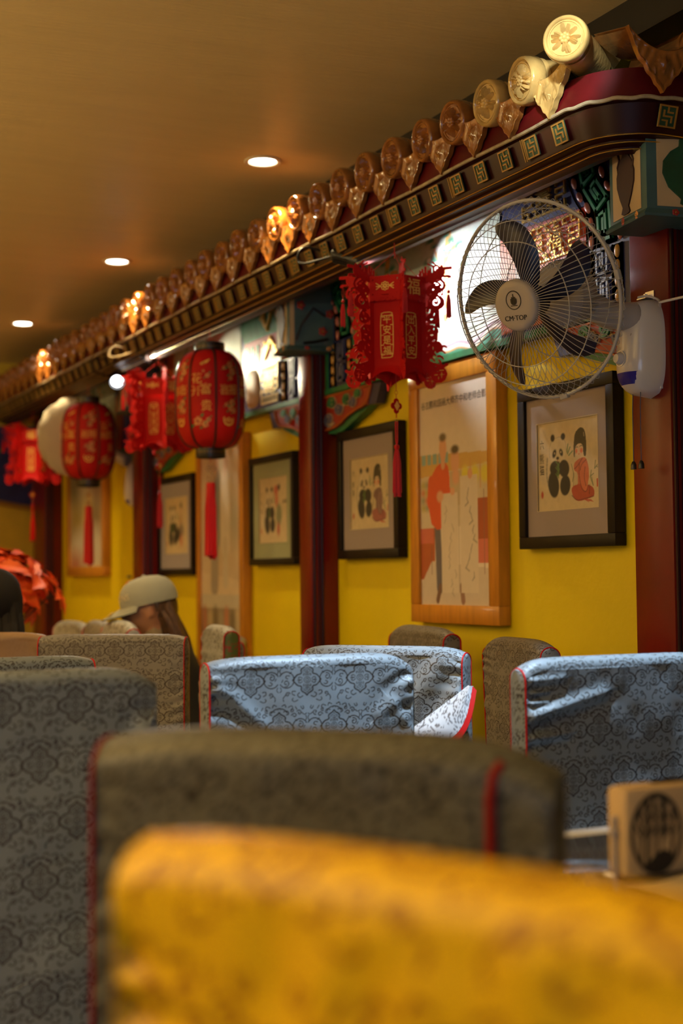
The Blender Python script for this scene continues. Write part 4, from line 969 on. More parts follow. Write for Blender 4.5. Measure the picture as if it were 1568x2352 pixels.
# blades: five, swept and twisted
def blade_mesh():
    mb = MB(); P = []
    for t in np.linspace(0, 1, 18):
        r = .030+.185*t; w = (.024+.030*math.sin(min(t*1.15, 1)*PI*.55))*(1-.55*max(0, (t-.82)/.18)**2); sweep_ = .36*t*t-.05
        row = []
        for s in np.linspace(-1, 1, 11):
            a = sweep_+s*w/max(r, .05)*.62; tw = .55-.25*t
            row.append((r*math.cos(a), r*math.sin(a), .020+s*w*math.sin(tw)*.75+.004*(1-s*s)))
        P.append(row)
    mb.grid(P); mb.grid([[(x, y, z-.0015) for x, y, z in r[::-1]] for r in P])
    mb.grid([P[-1], [(x, y, z-.0015) for x, y, z in P[-1]]]); mb.grid([[r[0] for r in P], [(r[0][0], r[0][1], r[0][2]-.0015) for r in P]]); mb.grid([[r[-1] for r in P][::-1], [(r[-1][0], r[-1][1], r[-1][2]-.0015) for r in P][::-1]])
    return mb.mesh('blade', 'blade', .8)
BL = blade_mesh()
for k in range(5):
    o = inst('blade', BL, FAN); put_at(o, FM @ Matrix.Rotation(math.radians(14+72*k), 4, 'Z'), FAN)
mb = MB(); mb.lathe([(.0001, .045), (.022, .043), (.034, .036), (.037, .024), (.037, -.006), (.030, -.010), (.0001, -.012)], 36); o = mb.build('spinner', 'blade'); o.parent = FAN; put_at(o, FM, FAN)
mb = MB(); mb.lathe([(.066, -.086), (.078, -.090), (.084, -.100), (.084, -.120), (.078, -.150), (.062, -.175), (.035, -.190), (.0001, -.194)], 48)
for k in range(24):
    a = 2*PI*k/24; mb.box((.083, -.003, -.150), (.087, .003, -.105), T=Matrix.Rotation(a, 4, 'Z'))
o = mb.build('motor_housing', 'motor'); o.parent = FAN; put_at(o, FM, FAN)
hb = FC-nrm*.150; bt = Vector((2.262, 2.968, 1.835))
mb = MB(); mid = (hb+bt)/2+Vector((0, 0, -.03)); mb.tube([p-FAN.location for p in (hb, hb*.6+mid*.4, mid*.7+bt*.3, bt, bt+Vector((.03, 0, -.03)))], [.034, .036, .036, .040, .036], 20); mb.build('neck', 'motor', FAN)
# wall-mounted body: an elongated shell
def shell(w0, h0, d0, power=2.6):
    P = []
    for t in np.linspace(0, 1, 26):
        z = h0*(t-.5); u_ = 2*t-1; wd = w0/2*(max(0, 1-abs(u_)**3.2))**.42; dd = d0*(max(0.0, 1-abs(u_)**4.5))**.55*(1.0+.10*(-u_))
        row = [( -dd*abs(math.cos(a))**.75*(1 if math.cos(a) >= 0 else 0), wd*math.copysign(abs(math.sin(a))**.8, math.sin(a)), z) for a in np.linspace(-PI/2, PI/2, 21)]
        P.append(row)
    return P
mb = MB(); mb.grid(shell(.128, .262, .088)); mb.box((-.006, -.05, -.11), (.0, .05, .11)); mb.build('body_shell', 'white', FAN)
mb = MB(); mb.lathe([(.0001, .016), (.011, .015), (.014, .010), (.0155, .0)], 28); mb.lathe([(.018, .0), (.0185, .0015), (.0205, .0015), (.021, .0)], 32, cap=False)
mb.build('speed_knob', 'white', FAN, (-.0905, .006, -.030), (0, -PI/2, 0))
mb = MB(); P = shell(.124, .258, .0895); mb.grid([[(x-.0006, y, z) for (x, y, z) in row[5:15]] for row in P[3:7]]); mb.build('blue_label', 'bluepl', FAN)
mb = MB(); mb.tube([(-.083+.001*j, .036*math.cos(a), .045+.028*math.sin(a)) for j, a in enumerate(np.linspace(-2.6, -.5, 14))], .0012, 4); mb.build('embossed_line', 'motor', FAN)
for dy in (.010, -.022):
    mb = MB(); mb.tube([(-.050, dy, -.118), (-.052, dy, -.16), (-.052, dy, -.300)], .0011, 5); mb.build('pull_cord', 'black', FAN)
    mb = MB(); mb.lathe([(.0001, .012), (.004, .010), (.0075, .002), (.008, -.010), (.0001, -.010)], 12); mb.build('cord_pull', 'black', FAN, (-.052, dy, -.306))
mb = MB(); mb.box((-.030, -.024, .128), (-.001, .012, .131)); mb.box((-.003, -.024, .118), (-.001, .012, .150)); mb.box((-.016, -.004, .131), (-.008, .002, .143)); mb.build('mount_bracket', 'alu', FAN)
mb = MB(); q = smooth_poly([(-.05, -.02, .128), (-.045, -.05, .128), (-.035, -.085, .112), (-.06, -.12, .095), (-.10, -.17, .085), (-.10, -.30, .08)], 3); mb.tube(q, .0032, 7); mb.build('power_cord', 'white', FAN)

# far fan, wrapped in a pale cover, by the far pillar
F2 = empty('covered_fan', (2.447, 7.70, 1.74), label='wall fan wrapped in a pale cloth cover behind the small round lantern', cat='fan')
fc = Vector((2.17, 8.00, 1.985)); n2 = Vector((-.50, -.85, -.10)).normalized()
mb = MB(); mb.lathe([(.0001, .060), (.10, .068), (.18, .062), (.225, .035), (.235, 0), (.222, -.040), (.17, -.085), (.09, -.12), (.0001, -.13)], 48, rfun=lambda a, z: 1+.018*math.sin(a*11+z*40)+.012*math.sin(a*23)); o = mb.build('cloth_cover', 'sheet'); o.parent = F2; put_at(o, fan_frame(fc, n2), F2)
mb = MB(); mb.grid(shell(.125, .27, .085)); mb.build('body_shell', 'white', F2, (0, 0, -.04))
mb = MB(); a, b = fc-n2*.05, Vector((2.39, 7.74, 1.83)); mb.tube([a-F2.location, (a+b)/2-F2.location, b-F2.location], .034, 14); mb.build('neck', 'motor', F2)
mb = MB(); P = shell(.121, .266, .0865); mb.grid([[(x-.0006, y, z-.04) for (x, y, z) in row[5:15]] for row in P[2:5]]); mb.build('blue_label', 'bluepl', F2)

# ------------------------------------------------------------------ lanterns hanging from the eave
def tassel(mb, x, y, ztop, L, r0, r1, n=20, seed=0, mi=0, head=True):
    R_ = np.random.RandomState(seed)
    if head: mb.lathe([(.0001, .008), (r0*.9, .005), (r0*1.1, 0), (r0*.7, -.006), (r0*.95, -.010), (r0*.6, -.014)], 12, mi, T=Matrix.Translation((x, y, ztop)))
    for k in range(n):
        a = 2.4*k; q = math.sqrt((k+.5)/n); l_ = L*R_.uniform(.93, 1.03)
        mb.tube([(x+r0*.7*q*math.cos(a), y+r0*.7*q*math.sin(a), ztop-.008), (x+r1*.85*q*math.cos(a+.1), y+r1*.85*q*math.sin(a+.1), ztop-l_*.35), (x+r1*q*math.cos(a+R_.uniform(-.2, .2)), y+r1*q*math.sin(a), ztop-l_)], r1*.22, 4, mi)
def dragon_fin():
    w, h = .112, .410; F = Canvas(w, h, 900, 0)
    L = lambda pts, t, v=1: F.line(smooth_poly(pts, 2), t, v)
    L([(.010, .02), (.012, .20), (.012, .33)], .022); L([(.02, .33), (.05, .335), (.075, .350)], .022)
    # head at the top: snout, jaws, horns, mane
    L([(.045, .345), (.075, .362), (.104, .360)], .010); F.ell(.104, .361, .006, .005, 1); L([(.070, .340), (.088, .334), (.100, .336)], .007); F.ell(.101, .333, .005, .005, 1)
    F.ell(.070, .352, .014, .012, 1); F.ell(.074, .356, .003, .002, 0); L([(.070, .365), (.055, .375), (.045, .385)], .004); L([(.060, .370), (.042, .372), (.030, .380)], .004)
    for k in range(9): F.line([(.008+.008*k, .330), (.004+.009*k, .358+.006*((k*7) % 3))], .006, 1)
    L([(.060, .335), (.075, .325), (.085, .310), (.080, .295), (.066, .290)], .008); L([(.040, .325), (.06, .32), (.072, .308)], .006)
    for k in range(4): L([(.035+.01*k, .325-.006*k), (.055+.008*k, .305-.006*k), (.060+.005*k, .295-.006*k)], .0045)
    F.ell(.045, .292, .022, .020, 1); L([(.050, .278), (.072, .270), (.080, .255), (.074, .240), (.056, .236)], .009)
    F.ell(.052, .256, .024, .022, 1); L(spiral(.054, .257, .004, .014, 0, 1.2), .004, 0)
    for (x, z) in ((.030, .312), (.047, .297), (.038, .283), (.058, .312), (.036, .262)): F.ell(x, z, .004, .0028, 0, rot=.6)
    L([(.03, .240), (.055, .222), (.060, .205), (.048, .195)], .013); F.ell(.045, .205, .022, .018, 1); 
    for (x, z, a) in ((.034, .232, .5), (.048, .218, 1.2), (.040, .203, 0), (.055, .200, 1), (.030, .190, .4), (.042, .183, 1.2), (.052, .170, .3), (.030, .165, .9), (.045, .155, 1.6), (.035, .140, .2), (.050, .130, .9)): F.ell(x, z, .0055, .0026, 0, rot=a)
    L([(.02, .18), (.045, .16), (.055, .145), (.040, .120), (.060, .105), (.072, .110), (.060, .125)], .015); F.ell(.038, .165, .024, .02, 1); F.ell(.035, .13, .022, .022, 1); F.ell(.030, .10, .018, .02, 1)
    for (x, z, a) in ((.032, .170, .5), (.047, .172, 1.2), (.040, .153, 0), (.025, .145, 1.4), (.046, .135, .3), (.030, .122, .9), (.044, .112, 1.8), (.026, .10, .5)): F.ell(x, z, .0060, .0024, 0, rot=a)
    for k in range(4): L([(.05+.004*k, .11-.012*k), (.078-.004*k, .118-.016*k), (.088-.006*k, .112-.018*k)], .005)
    L([(.02, .07), (.05, .060), (.075, .052), (.088, .058)], .009); L([(.012, .08), (.03, .05), (.05, .03)], .030)
    F.ell(.062, .028, .026, .026, 1)
    for (x0, z0, x1, z1) in ((.048, .036, .060, .036), (.048, .028, .058, .028), (.064, .040, .078, .040), (.070, .018, .070, .034), (.052, .012, .052, .022), (.060, .012, .060, .022), (.064, .026, .080, .026)): F.line([(x0, z0), (x1, z1)], .0028, 0)
    mb = field_mb(F.c[::3, ::3, 0], w, h, Matrix.Translation((0, -.410, 0)), -.0012, .0012)
    return mb.mesh('dragon_fin', 'lanred', .6)
FINM = dragon_fin()
def fret_gold(w, h, chars):
    """gold framed column of characters, as one cut foil"""
    F = Canvas(w, h, 1500, 0); t = .0026; g = w*.12; k = h*.06
    fr = [(g, k*.4), (w-g, k*.4), (w-g, k*1.6), (w-t, k*1.6), (w-t, h-k*1.6), (w-g, h-k*1.6), (w-g, h-k*.4), (g, h-k*.4), (g, h-k*1.6), (t, h-k*1.6), (t, k*1.6), (g, k*1.6), (g, k*.4)]
    F.line(smooth_poly(fr, 1), t, 1)
    for j in range(1, 4): F.line([(t, h*(.08+.21*j)), (w*.25, h*(.08+.21*j))], t*.8, 1); F.line([(w-t, h*(.08+.21*j)), (w*.75, h*(.08+.21*j))], t*.8, 1)
    for sx in (0, 1):
        for sy in (0, 1): F.line(spiral((w*.2 if sx == 0 else w*.8), (h*.10 if sy == 0 else h*.90), .001, .0042, sx*PI, 1.0), .0016, 1)
    mb = field_mb(F.c[::2, ::2, 0], w, h, Matrix.Translation((-w/2, 0, 0)), 0, .0008)
    for j, ch in enumerate(chars): write(mb, ch, 0, h*(.83-.22*j), h*.205, Matrix.Identity(4), c=.0006, sx=.92)
    for j, ch in enumerate(chars): write(mb, ch, .0006, h*(.83-.22*j)+.0004, h*.205, Matrix.Identity(4), c=.0007, sx=.92)
    return mb.mesh('gold_column', 'goldflat')
GC1 = fret_gold(.046, .150, '平安是福'); GC2 = fret_gold(.046, .150, '出入平安')
def gold_flower():
    F = Canvas(.052, .032, 1500, 0)
    for k in range(8):
        a = 2*PI*k/8; F.line([(.026+.0085*math.cos(a+q*.5)*(1-.1*abs(q)), .016+.0085*math.sin(a+q*.5)) for q in (-1, -.4, .4, 1)], .0016, 1); F.ell(.026+.008*math.cos(a), .016+.0075*math.sin(a), .0042, .0042, 1); F.ell(.026+.008*math.cos(a), .016+.0075*math.sin(a), .0024, .0024, 0)
    for k in range(5): F.ell(.026+.0025*math.cos(k*1.257), .016+.0025*math.sin(k*1.257), .0012, .0012, 1)
    for s_ in (-1, 1):
        for q in (-.35, 0, .35): F.line([(.026+s_*.012, .016), (.026+s_*.024, .016+q*.022)], .0022, 1)
    return field_mb(F.c[::2, ::2, 0], .052, .032, Matrix.Translation((-.026, -.016, 0)), 0, .0008).mesh('gold_flower', 'goldflat')
GFL = gold_flower()
mb = MB(); write(mb, '福', 0, 0, .046, Matrix.Identity(4), c=.0005, depth=.0004); write(mb, '福', .0009, .0004, .046, Matrix.Identity(4), c=.0006); GFU = mb.mesh('gold_glyph', 'goldflat')
def skirt_mesh(w, h, scallop):
    F = Canvas(w, h, 900, 0); F.poly([(.0015, .010), (w-.0015, .010), (w-.0015, h-.002), (.0015, h-.002)], 1)
    n = 6
    for k in range(n): F.ell(w*(k+.5)/n, .010, w/n*.46, .007, 1); F.ell(w*(k+.5)/n, .013, .0012, .0022, 0)
    for (x, z) in ((.012, .024), (w-.012, .024), (.012, h-.014), (w-.012, h-.014)): F.line([(x-.003*np.sign(x-w/2)*-1, z), (x, z)], .002, 0); F.line([(x, z), (x, z+(.004 if z < h/2 else -.004))], .002, 0)
    for z in (.0225, h-.012): F.line([(w*.38, z), (w*.62, z)], .0016, 0)
    for k in range(9):
        x = w*(k+.5)/9; F.line([(x, h-.004), (x+.003*(-1)**k, h+.0)], .004, 1)
    return field_mb(F.c[::2, ::2, 0], w, h, Matrix.Translation((-w/2, 0, 0)), -.0008, .0008).mesh('skirt_panel', 'lanred')
def make_hex_lantern(loc, rz, label, z_eave, first=None):
    r = empty('palace_lantern', loc, (0, 0, rz), label=label, cat='lantern', group='cut-out red palace lanterns')
    R1, R2, H = .104, .088, .395
    sk = skirt_mesh(R1*1.0, .085, 6)
    MB().tube([(0, 0, 0), (0, 0, z_eave-loc[2])], .0014, 6).build('hanging_string', 'string', r)
    mb = MB()
    for k in range(0, 3): mb.tube([(0, 0, .020), (R1*math.cos(PI/3*2*k), R1*math.sin(PI/3*2*k), -.055)], .001, 4)
    mb.build('sling', 'string', r)
    for k in range(6):
        a = PI/3*k; am = a+PI/6
        f_ = inst('dragon_fin', FINM, r); f_.matrix_local = Matrix.Rotation(a, 4, 'Z') @ Matrix(((1, 0, 0, R2*.93), (0, 0, -1, 0), (0, 1, 0, 0), (0, 0, 0, 1)))
        ap1 = R1*math.cos(PI/6); ap2 = R2*math.cos(PI/6)
        def place(o, rad, z): o.matrix_local = Matrix.Rotation(am, 4, 'Z') @ Matrix(((0, 0, 1, rad), (1, 0, 0, 0), (0, 1, 0, z), (0, 0, 0, 1))); return o
        s_ = place(inst('skirt_panel', sk, r), ap1, -.155)
        g = inst('gold_flower' if k % 2 else 'gold_glyph', GFL if k % 2 else GFU, s_); g.location = (0, .050, .0012); g.scale = (1.2, 1.2, 1)
        mb = MB(); mb.box((-R2/2, 0, -.0008), (R2/2, .215, .0008)); mb.box((-R2/2, -.01, -.001), (R2/2, .012, .0014)); mb.box((-R2*.30, -.004, .0008), (-R2*.24, .004, .002)); bp = place(mb.build('body_panel', 'lanred', r), ap2, -.355)
        g = inst('gold_column', GC1 if k % 2 else GC2, bp); g.location = (0, .022, .0012)
        # skirt at the foot, sweeping outward
        P = [[((ap2+.018*t*t)*1.0, (-.5+s)*R2*(1+.12*t), -.345-.052*t+(.022*math.sin(PI*s)) * t) for s in np.linspace(0, 1, 9)] for t in np.linspace(0, 1, 5)]
        mb = MB(); mb.grid(P); mb.grid([[(x-.0012, y, z) for x, y, z in q[::-1]] for q in P]); o = mb.build('foot_skirt', 'lanred', r); o.rotation_euler = (0, 0, am)
        # small tassel from each dragon's mouth
        tx, ty = (R2*.93+.098)*math.cos(a), (R2*.93+.098)*math.sin(a)
        mb = MB(); mb.tube([(tx, ty, -.075), (tx+.0045, ty, -.095), (tx+.001, ty, -.118), (tx-.0045, ty, -.095), (tx, ty, -.075)], .0007, 4); mb.lathe([(.0001, .006), (.0052, .002), (.005, -.004), (.0001, -.006)], 10, T=Matrix.Translation((tx, ty, -.122)))
        tassel(mb, tx, ty, -.124, .082, .0045, .0085, 16, k, head=False); mb.build('tassel', 'tassel', r)
    mb = MB(); mb.lathe([(R2*.99, -.150), (R2*1.0, -.148)], 6); mb.build('inner_floor', 'lanred', r)
    # knot charm and long tassel below
    mb = MB(); mb.tube([(0, 0, -.150), (0, 0, -.425)], .0012, 5); mb.tube([(.006*math.cos(t), 0, -.431+.006*math.sin(t)) for t in np.linspace(0, 2*PI, 17)], .0008, 4); mb.tube([(0, 0, -.437), (0, 0, -.452)], .0012, 5); mb.build('drop_cord', 'string', r)
    mb = MB(); D = .017
    for (sx, sz) in ((1, 0), (-1, 0), (0, 1), (0, -1)):
        mb.tube([(sx*.012+.008*math.cos(t), .0, -.474+sz*.014+.008*math.sin(t)) for t in np.linspace(0, 2*PI, 15)], .0028, 6, cap=False)
    mb.prism([(0, -.022), (.016, 0), (0, .022), (-.016, 0)], -.0035, .0035, T=Matrix(((1, 0, 0, 0), (0, 0, -1, 0), (0, 1, 0, -.474), (0, 0, 0, 1)))); mb.tube([(0, 0, -.498), (0, 0, -.512)], .0016, 5); mb.build('knot_charm', 'lanred', r)
    mb = MB(); Tq = Matrix(((1, 0, 0, 0), (0, 0, -1, -.0036), (0, 1, 0, -.474), (0, 0, 0, 1))); mb.prism([(0, -.016), (.011, 0), (0, .016), (-.011, 0)], 0, .0008, T=Tq); mb.prism([(0, -.016), (.011, 0), (0, .016), (-.011, 0)], .0072-.0008, .0080, T=Matrix(((1, 0, 0, 0), (0, 0, -1, .0036+.0008), (0, 1, 0, -.474), (0, 0, 0, 1)))); mb.build('charm_plate', 'goldflat', r)
    mb = MB(); mb.tube([(.006*math.cos(t), 0, -.518+.006*math.sin(t)) for t in np.linspace(0, 2*PI, 17)], .0008, 4); mb.build('ring', 'gold', r)
    mb = MB(); mb.tube([(-.004, 0, -.524), (-.0035, 0, -.585), (0, 0, -.60)], .0022, 5); mb.tube([(.004, 0, -.524), (.0035, 0, -.585), (0, 0, -.60)], .0022, 5); mb.lathe([(.0001, .006), (.008, .002), (.0085, -.006), (.006, -.012)], 12, T=Matrix.Translation((0, 0, -.602))); tassel(mb, 0, 0, -.606, .155, .0065, .0145, 30, 5, head=False); mb.build('long_tassel', 'tassel', r)
    return r
make_hex_lantern((2.118, 3.99, 2.185), math.radians(12), 'red cut-out palace lantern nearest the big fan, dragon fins and tassels', 2.236)
make_hex_lantern((2.118, 6.36, 2.170), math.radians(22), 'brightly lit red palace lantern partly behind the large round lantern', 2.236)
make_hex_lantern((2.118, 8.86, 2.175), math.radians(-22), 'farthest red palace lantern above the dark-haired person, beside the small round lantern', 2.236)

def make_round_lantern(loc, spin, label, z_eave):
    r = empty('round_lantern', loc, (0, 0, spin), label=label, cat='lantern', group='round red silk lanterns')
    H2, R = .208, .148; PH = []
    for t in np.linspace(-1, 1, 33): PH.append((R*(max(0, 1-abs(t)**3.4))**.5*.58+R*.42 if abs(t) < 1 else R*.42, H2*t))
    def rad(z): return float(np.interp(z, [p[1] for p in PH], [p[0] for p in PH]))
    lobe = lambda a, z: 1-.018*abs(math.cos(a*4))**6
    MB().lathe(PH, 96, rfun=lobe, cap=False).build('silk_body', 'lanfab', r)
    for k in range(8):
        a = PI/4*k; mb = MB(); pts = [((rad(z)*.985+.0015)*math.cos(a), (rad(z)*.985+.0015)*math.sin(a), z) for z in np.linspace(-H2, H2, 30)]; mb.tube(pts, .0042, 6); mb.build('rib', 'lblack', r)
    for (nm, za, zb) in (('top_collar', H2-.006, H2+.036), ('bottom_collar', -H2-.040, -H2+.006)):
        mb = MB(); mb.lathe([(.058, za), (.062, za), (.064, (za+zb)/2), (.062, zb), (.058, zb), (.058, za)], 40, cap=False); mb.lathe([(.0625, za+.006), (.066, za+.008), (.0625, za+.010)], 40, cap=False); mb.build(nm, 'lblack', r)
        mb = MB()
        for k in range(28): mb.box((.0632, -.003, (za+zb)/2-.002), (.0642, .003, (za+zb)/2+.002), T=Matrix.Rotation(2*PI*k/28, 4, 'Z'))
        mb.build('gilt_fret', 'gold2', r)
    deco = MB()
    def warp_for(a0):
        def wp(q):
            rr = rad(q.y); a = a0+q.x/max(rr, .05); s = rr*lobe(a, 0)+.0010+q.z; return Vector((s*math.cos(a), s*math.sin(a), q.y))
        return wp
    def blossom(wp, x, z, s, leaf=True, n=5):
        for j in range(n):
            a = 2*PI*j/n+x*50; cx, cz = x+s*.62*math.cos(a), z+s*.62*math.sin(a); ring = [wp(Vector((cx+s*.45*math.cos(t), cz+s*.45*math.sin(t), 0))) for t in np.linspace(0, 2*PI, 8)[:-1]]; deco.add(ring, [tuple(range(7))], 0)
        ring = [wp(Vector((x+s*.3*math.cos(t), z+s*.3*math.sin(t), .0008))) for t in np.linspace(0, 2*PI, 8)[:-1]]; deco.add(ring, [tuple(range(7))], 2)
        if leaf:
            for q in (.9, 3.8): lf = [(0, 0), (s*.6, s*.35), (s*1.3, 0), (s*.6, -s*.35)]; c_, s_ = math.cos(q), math.sin(q); deco.add([wp(Vector((x+s*c_+u_*c_-v_*s_, z+s*s_+u_*s_+v_*c_, .0004))) for u_, v_ in lf], [(0, 1, 2, 3)], 1)
    sets = ['花开富贵', '喜报平安', '吉祥如意', '恭喜发财']
    def char(*a, **k): mb = MB(); write(mb, *a, **k); mb.build('gold_character', 'goldflat', r)
    for g in range(8):
        glyph = MB(); a0 = PI/4*(g+.5); wp = warp_for(a0); ch = sets[g % 4]; big = g % 2 == 0
        if big:
            for j, (x, z) in enumerate(((-.024, .075), (-.026, .022), (.016, .030), (.018, -.040))): char(ch[j], x, z, .049, None, warp=wp)
            blossom(wp, -.020, -.105, .019); blossom(wp, .012, -.118, .014); blossom(wp, .026, -.10, .010); blossom(wp, .022, .085, .010); blossom(wp, .004, .105, .006, False)
            deco.add([wp(Vector(q)) for q in ((-.03, .128, 0), (0, .134, 0), (.022, .15, 0), (.004, .14, .0))], [(0, 1, 2, 3)], 2)
            glyph.add([wp(Vector((x, z, 0))) for x, z in ((-.005, .130), (.02, .142), (.03, .158), (.012, .150), (-.012, .138))], [(0, 1, 2, 3, 4)])
        else:
            for j, (x, z) in enumerate(((-.020, .028), (.022, .030))): char(ch[j], x, z, .046, None, warp=wp)
            for (x, z, s) in ((.012, .135, .015), (.020, .105, .016), (.010, .078, .010), (-.018, .12, .008), (.018, -.025, .015), (.010, -.050, .013), (-.012, -.035, .009), (.026, -.060, .010)): blossom(wp, x, z, s)
            F = Canvas(.052, .040, 700, 0); F.line(smooth_poly([(.004, .034), (.008, .012), (.026, .004), (.044, .012), (.048, .034)], 2), .006, 1); F.line(smooth_poly([(.012, .028), (.026, .016), (.040, .028)], 1), .003, 1); F.ell(.026, .026, .009, .009, 1); F.ell(.026, .026, .005, .005, 0)
            fm = field_mb(F.c[::2, ::2, 0], .052, .040, Matrix.Translation((-.026, -.125, 0)), -.0003, 0); glyph.add([wp(Vector(v)) for v in fm.v], fm.f)
        glyph.build('gold_motif', 'goldflat', r)
    deco.build('flower_print', ['flower', 'leafp', 'redp'], r)['kind'] = 'stuff'
    MB().tube([(0, 0, H2+.02), (0, 0, z_eave-loc[2])], .0016, 6).build('hanging_string', 'string', r)
    mb = MB(); [mb.tube([(0, 0, H2+.065), (.058*math.cos(a), .058*math.sin(a), H2+.03)], .001, 4) for a in (0, PI)]; mb.build('sling', 'string', r)
    mb = MB(); z0 = -H2-.050
    mb.tube([(0, 0, z0+.05), (0, 0, z0-.012)], .0014, 5); mb.build('drop_cord', 'string', r)
    F = Canvas(.05, .09, 900, 0)
    for k in range(6): a = PI/3*k; F.ell(.025+.013*math.cos(a), .062+.013*math.sin(a), .008, .008, 1); F.ell(.025+.013*math.cos(a), .062+.013*math.sin(a), .004, .004, 0)
    F.ell(.025, .062, .009, .009, 1); F.line([(.025, .045), (.025, .034)], .005, 1); F.poly([(.011, .002), (.039, .002), (.039, .032), (.011, .032)], 1)
    for (x, z) in ((.018, .010), (.025, .010), (.032, .010), (.018, .018), (.032, .018), (.025, .026)): F.ell(x, z, .0024, .0022, 0)
    o = field_mb(F.c[::2, ::2, 0], .05, .09, Matrix(((1, 0, 0, -.025), (0, 0, -1, 0), (0, 1, 0, z0-.098), (0, 0, 0, 1))), -.0015, .0015).build('knot_charm', 'gold2', r); o.rotation_euler = (0, 0, -.4-spin)
    mb = MB(); mb.lathe([(.017, z0-.096), (.019, z0-.10), (.020, z0-.18), (.022, z0-.28), (.026, z0-.405), (.022, z0-.408)], 20, rfun=lambda a, z: 1+.06*math.sin(a*14)); tassel(mb, 0, 0, z0-.09, .325, .017, .026, 30, 3, head=False); mb.build('long_tassel', 'tassel', r)
    return r
make_round_lantern((2.12, 5.685, 1.928), math.radians(34), 'large round red lantern with gold characters hanging left of the middle pillar', 2.236)
make_round_lantern((2.12, 7.587, 1.921), math.radians(7), 'smaller-looking round red lantern farther down, its right side glowing in the lamp light', 2.236)

# ------------------------------------------------------------------ picture spotlights on gooseneck arms
def gooseneck(base, head, aim, label, arm, colr, e, lens='lensc', spot=1.35, blend=.5):
    r = empty('gooseneck_spotlight', base, label=label, cat='spotlight'); B = Vector(base); Hd = Vector(head); A = (Vector(aim)-Hd).normalized()
    mb = MB(); pts = smooth_poly([(0, 0, 0), Vector((-.075, .02, .02)), Vector((-.10, .01, -.06)), Hd-B-A*.10+Vector((0, 0, -.015)), Hd-B-A*.07], 3); mb.tube(pts, .0045, 8); mb.build('arm', arm, r)
    T = A.to_track_quat('Z', 'Y').to_matrix().to_4x4(); T.translation = Hd-B
    mb = MB(); mb.lathe([(.0001, -.085), (.018, -.084), (.024, -.078), (.026, -.060), (.026, -.020), (.034, .0), (.038, .022), (.036, .022), (.030, .0), (.0001, .0)], 28, T=T); mb.build('lamp_head', 'darkm', r)
    mb = MB()
    for k in range(14): mb.box((.025, -.002, -.075), (.030, .002, -.022), T=T @ Matrix.Rotation(2*PI*k/14, 4, 'Z'))
    mb.build('cooling_fins', 'darkm', r)
    mb = MB(); mb.lathe([(.0001, .004), (.029, .004), (.029, .002), (.0001, .002)], 24, T=T); mb.build('lens', lens, r)
    lamp('spotlight_lamp', 'SPOT', Hd+A*.03, e, colr, aim, 0.025, spot_size=spot, spot_blend=blend)
    return r
gooseneck((2.075, 4.44, 2.30), (2.13, 4.30, 2.25), (2.44, 3.98, 2.12), 'black gooseneck spotlight aimed at the frieze, behind the nearest red palace lantern', 'darkm', (.95, .97, 1.0), 130, lens='lensd', spot=1.5)
gooseneck((2.075, 6.72, 2.30), (2.13, 6.55, 2.25), (2.44, 5.85, 1.88), 'gooseneck spotlight with cream arm aimed at the frieze behind the large round lantern', 'cord', (1.0, .88, .60), 65, lens='lensd', spot=1.6)
gooseneck((2.075, 7.02, 2.28), (2.13, 7.08, 2.19), (1.75, 5.6, 1.45), 'spotlight shining white beside the brightly lit palace lantern', 'darkm', (1.0, .93, .80), 22, spot=0.9)
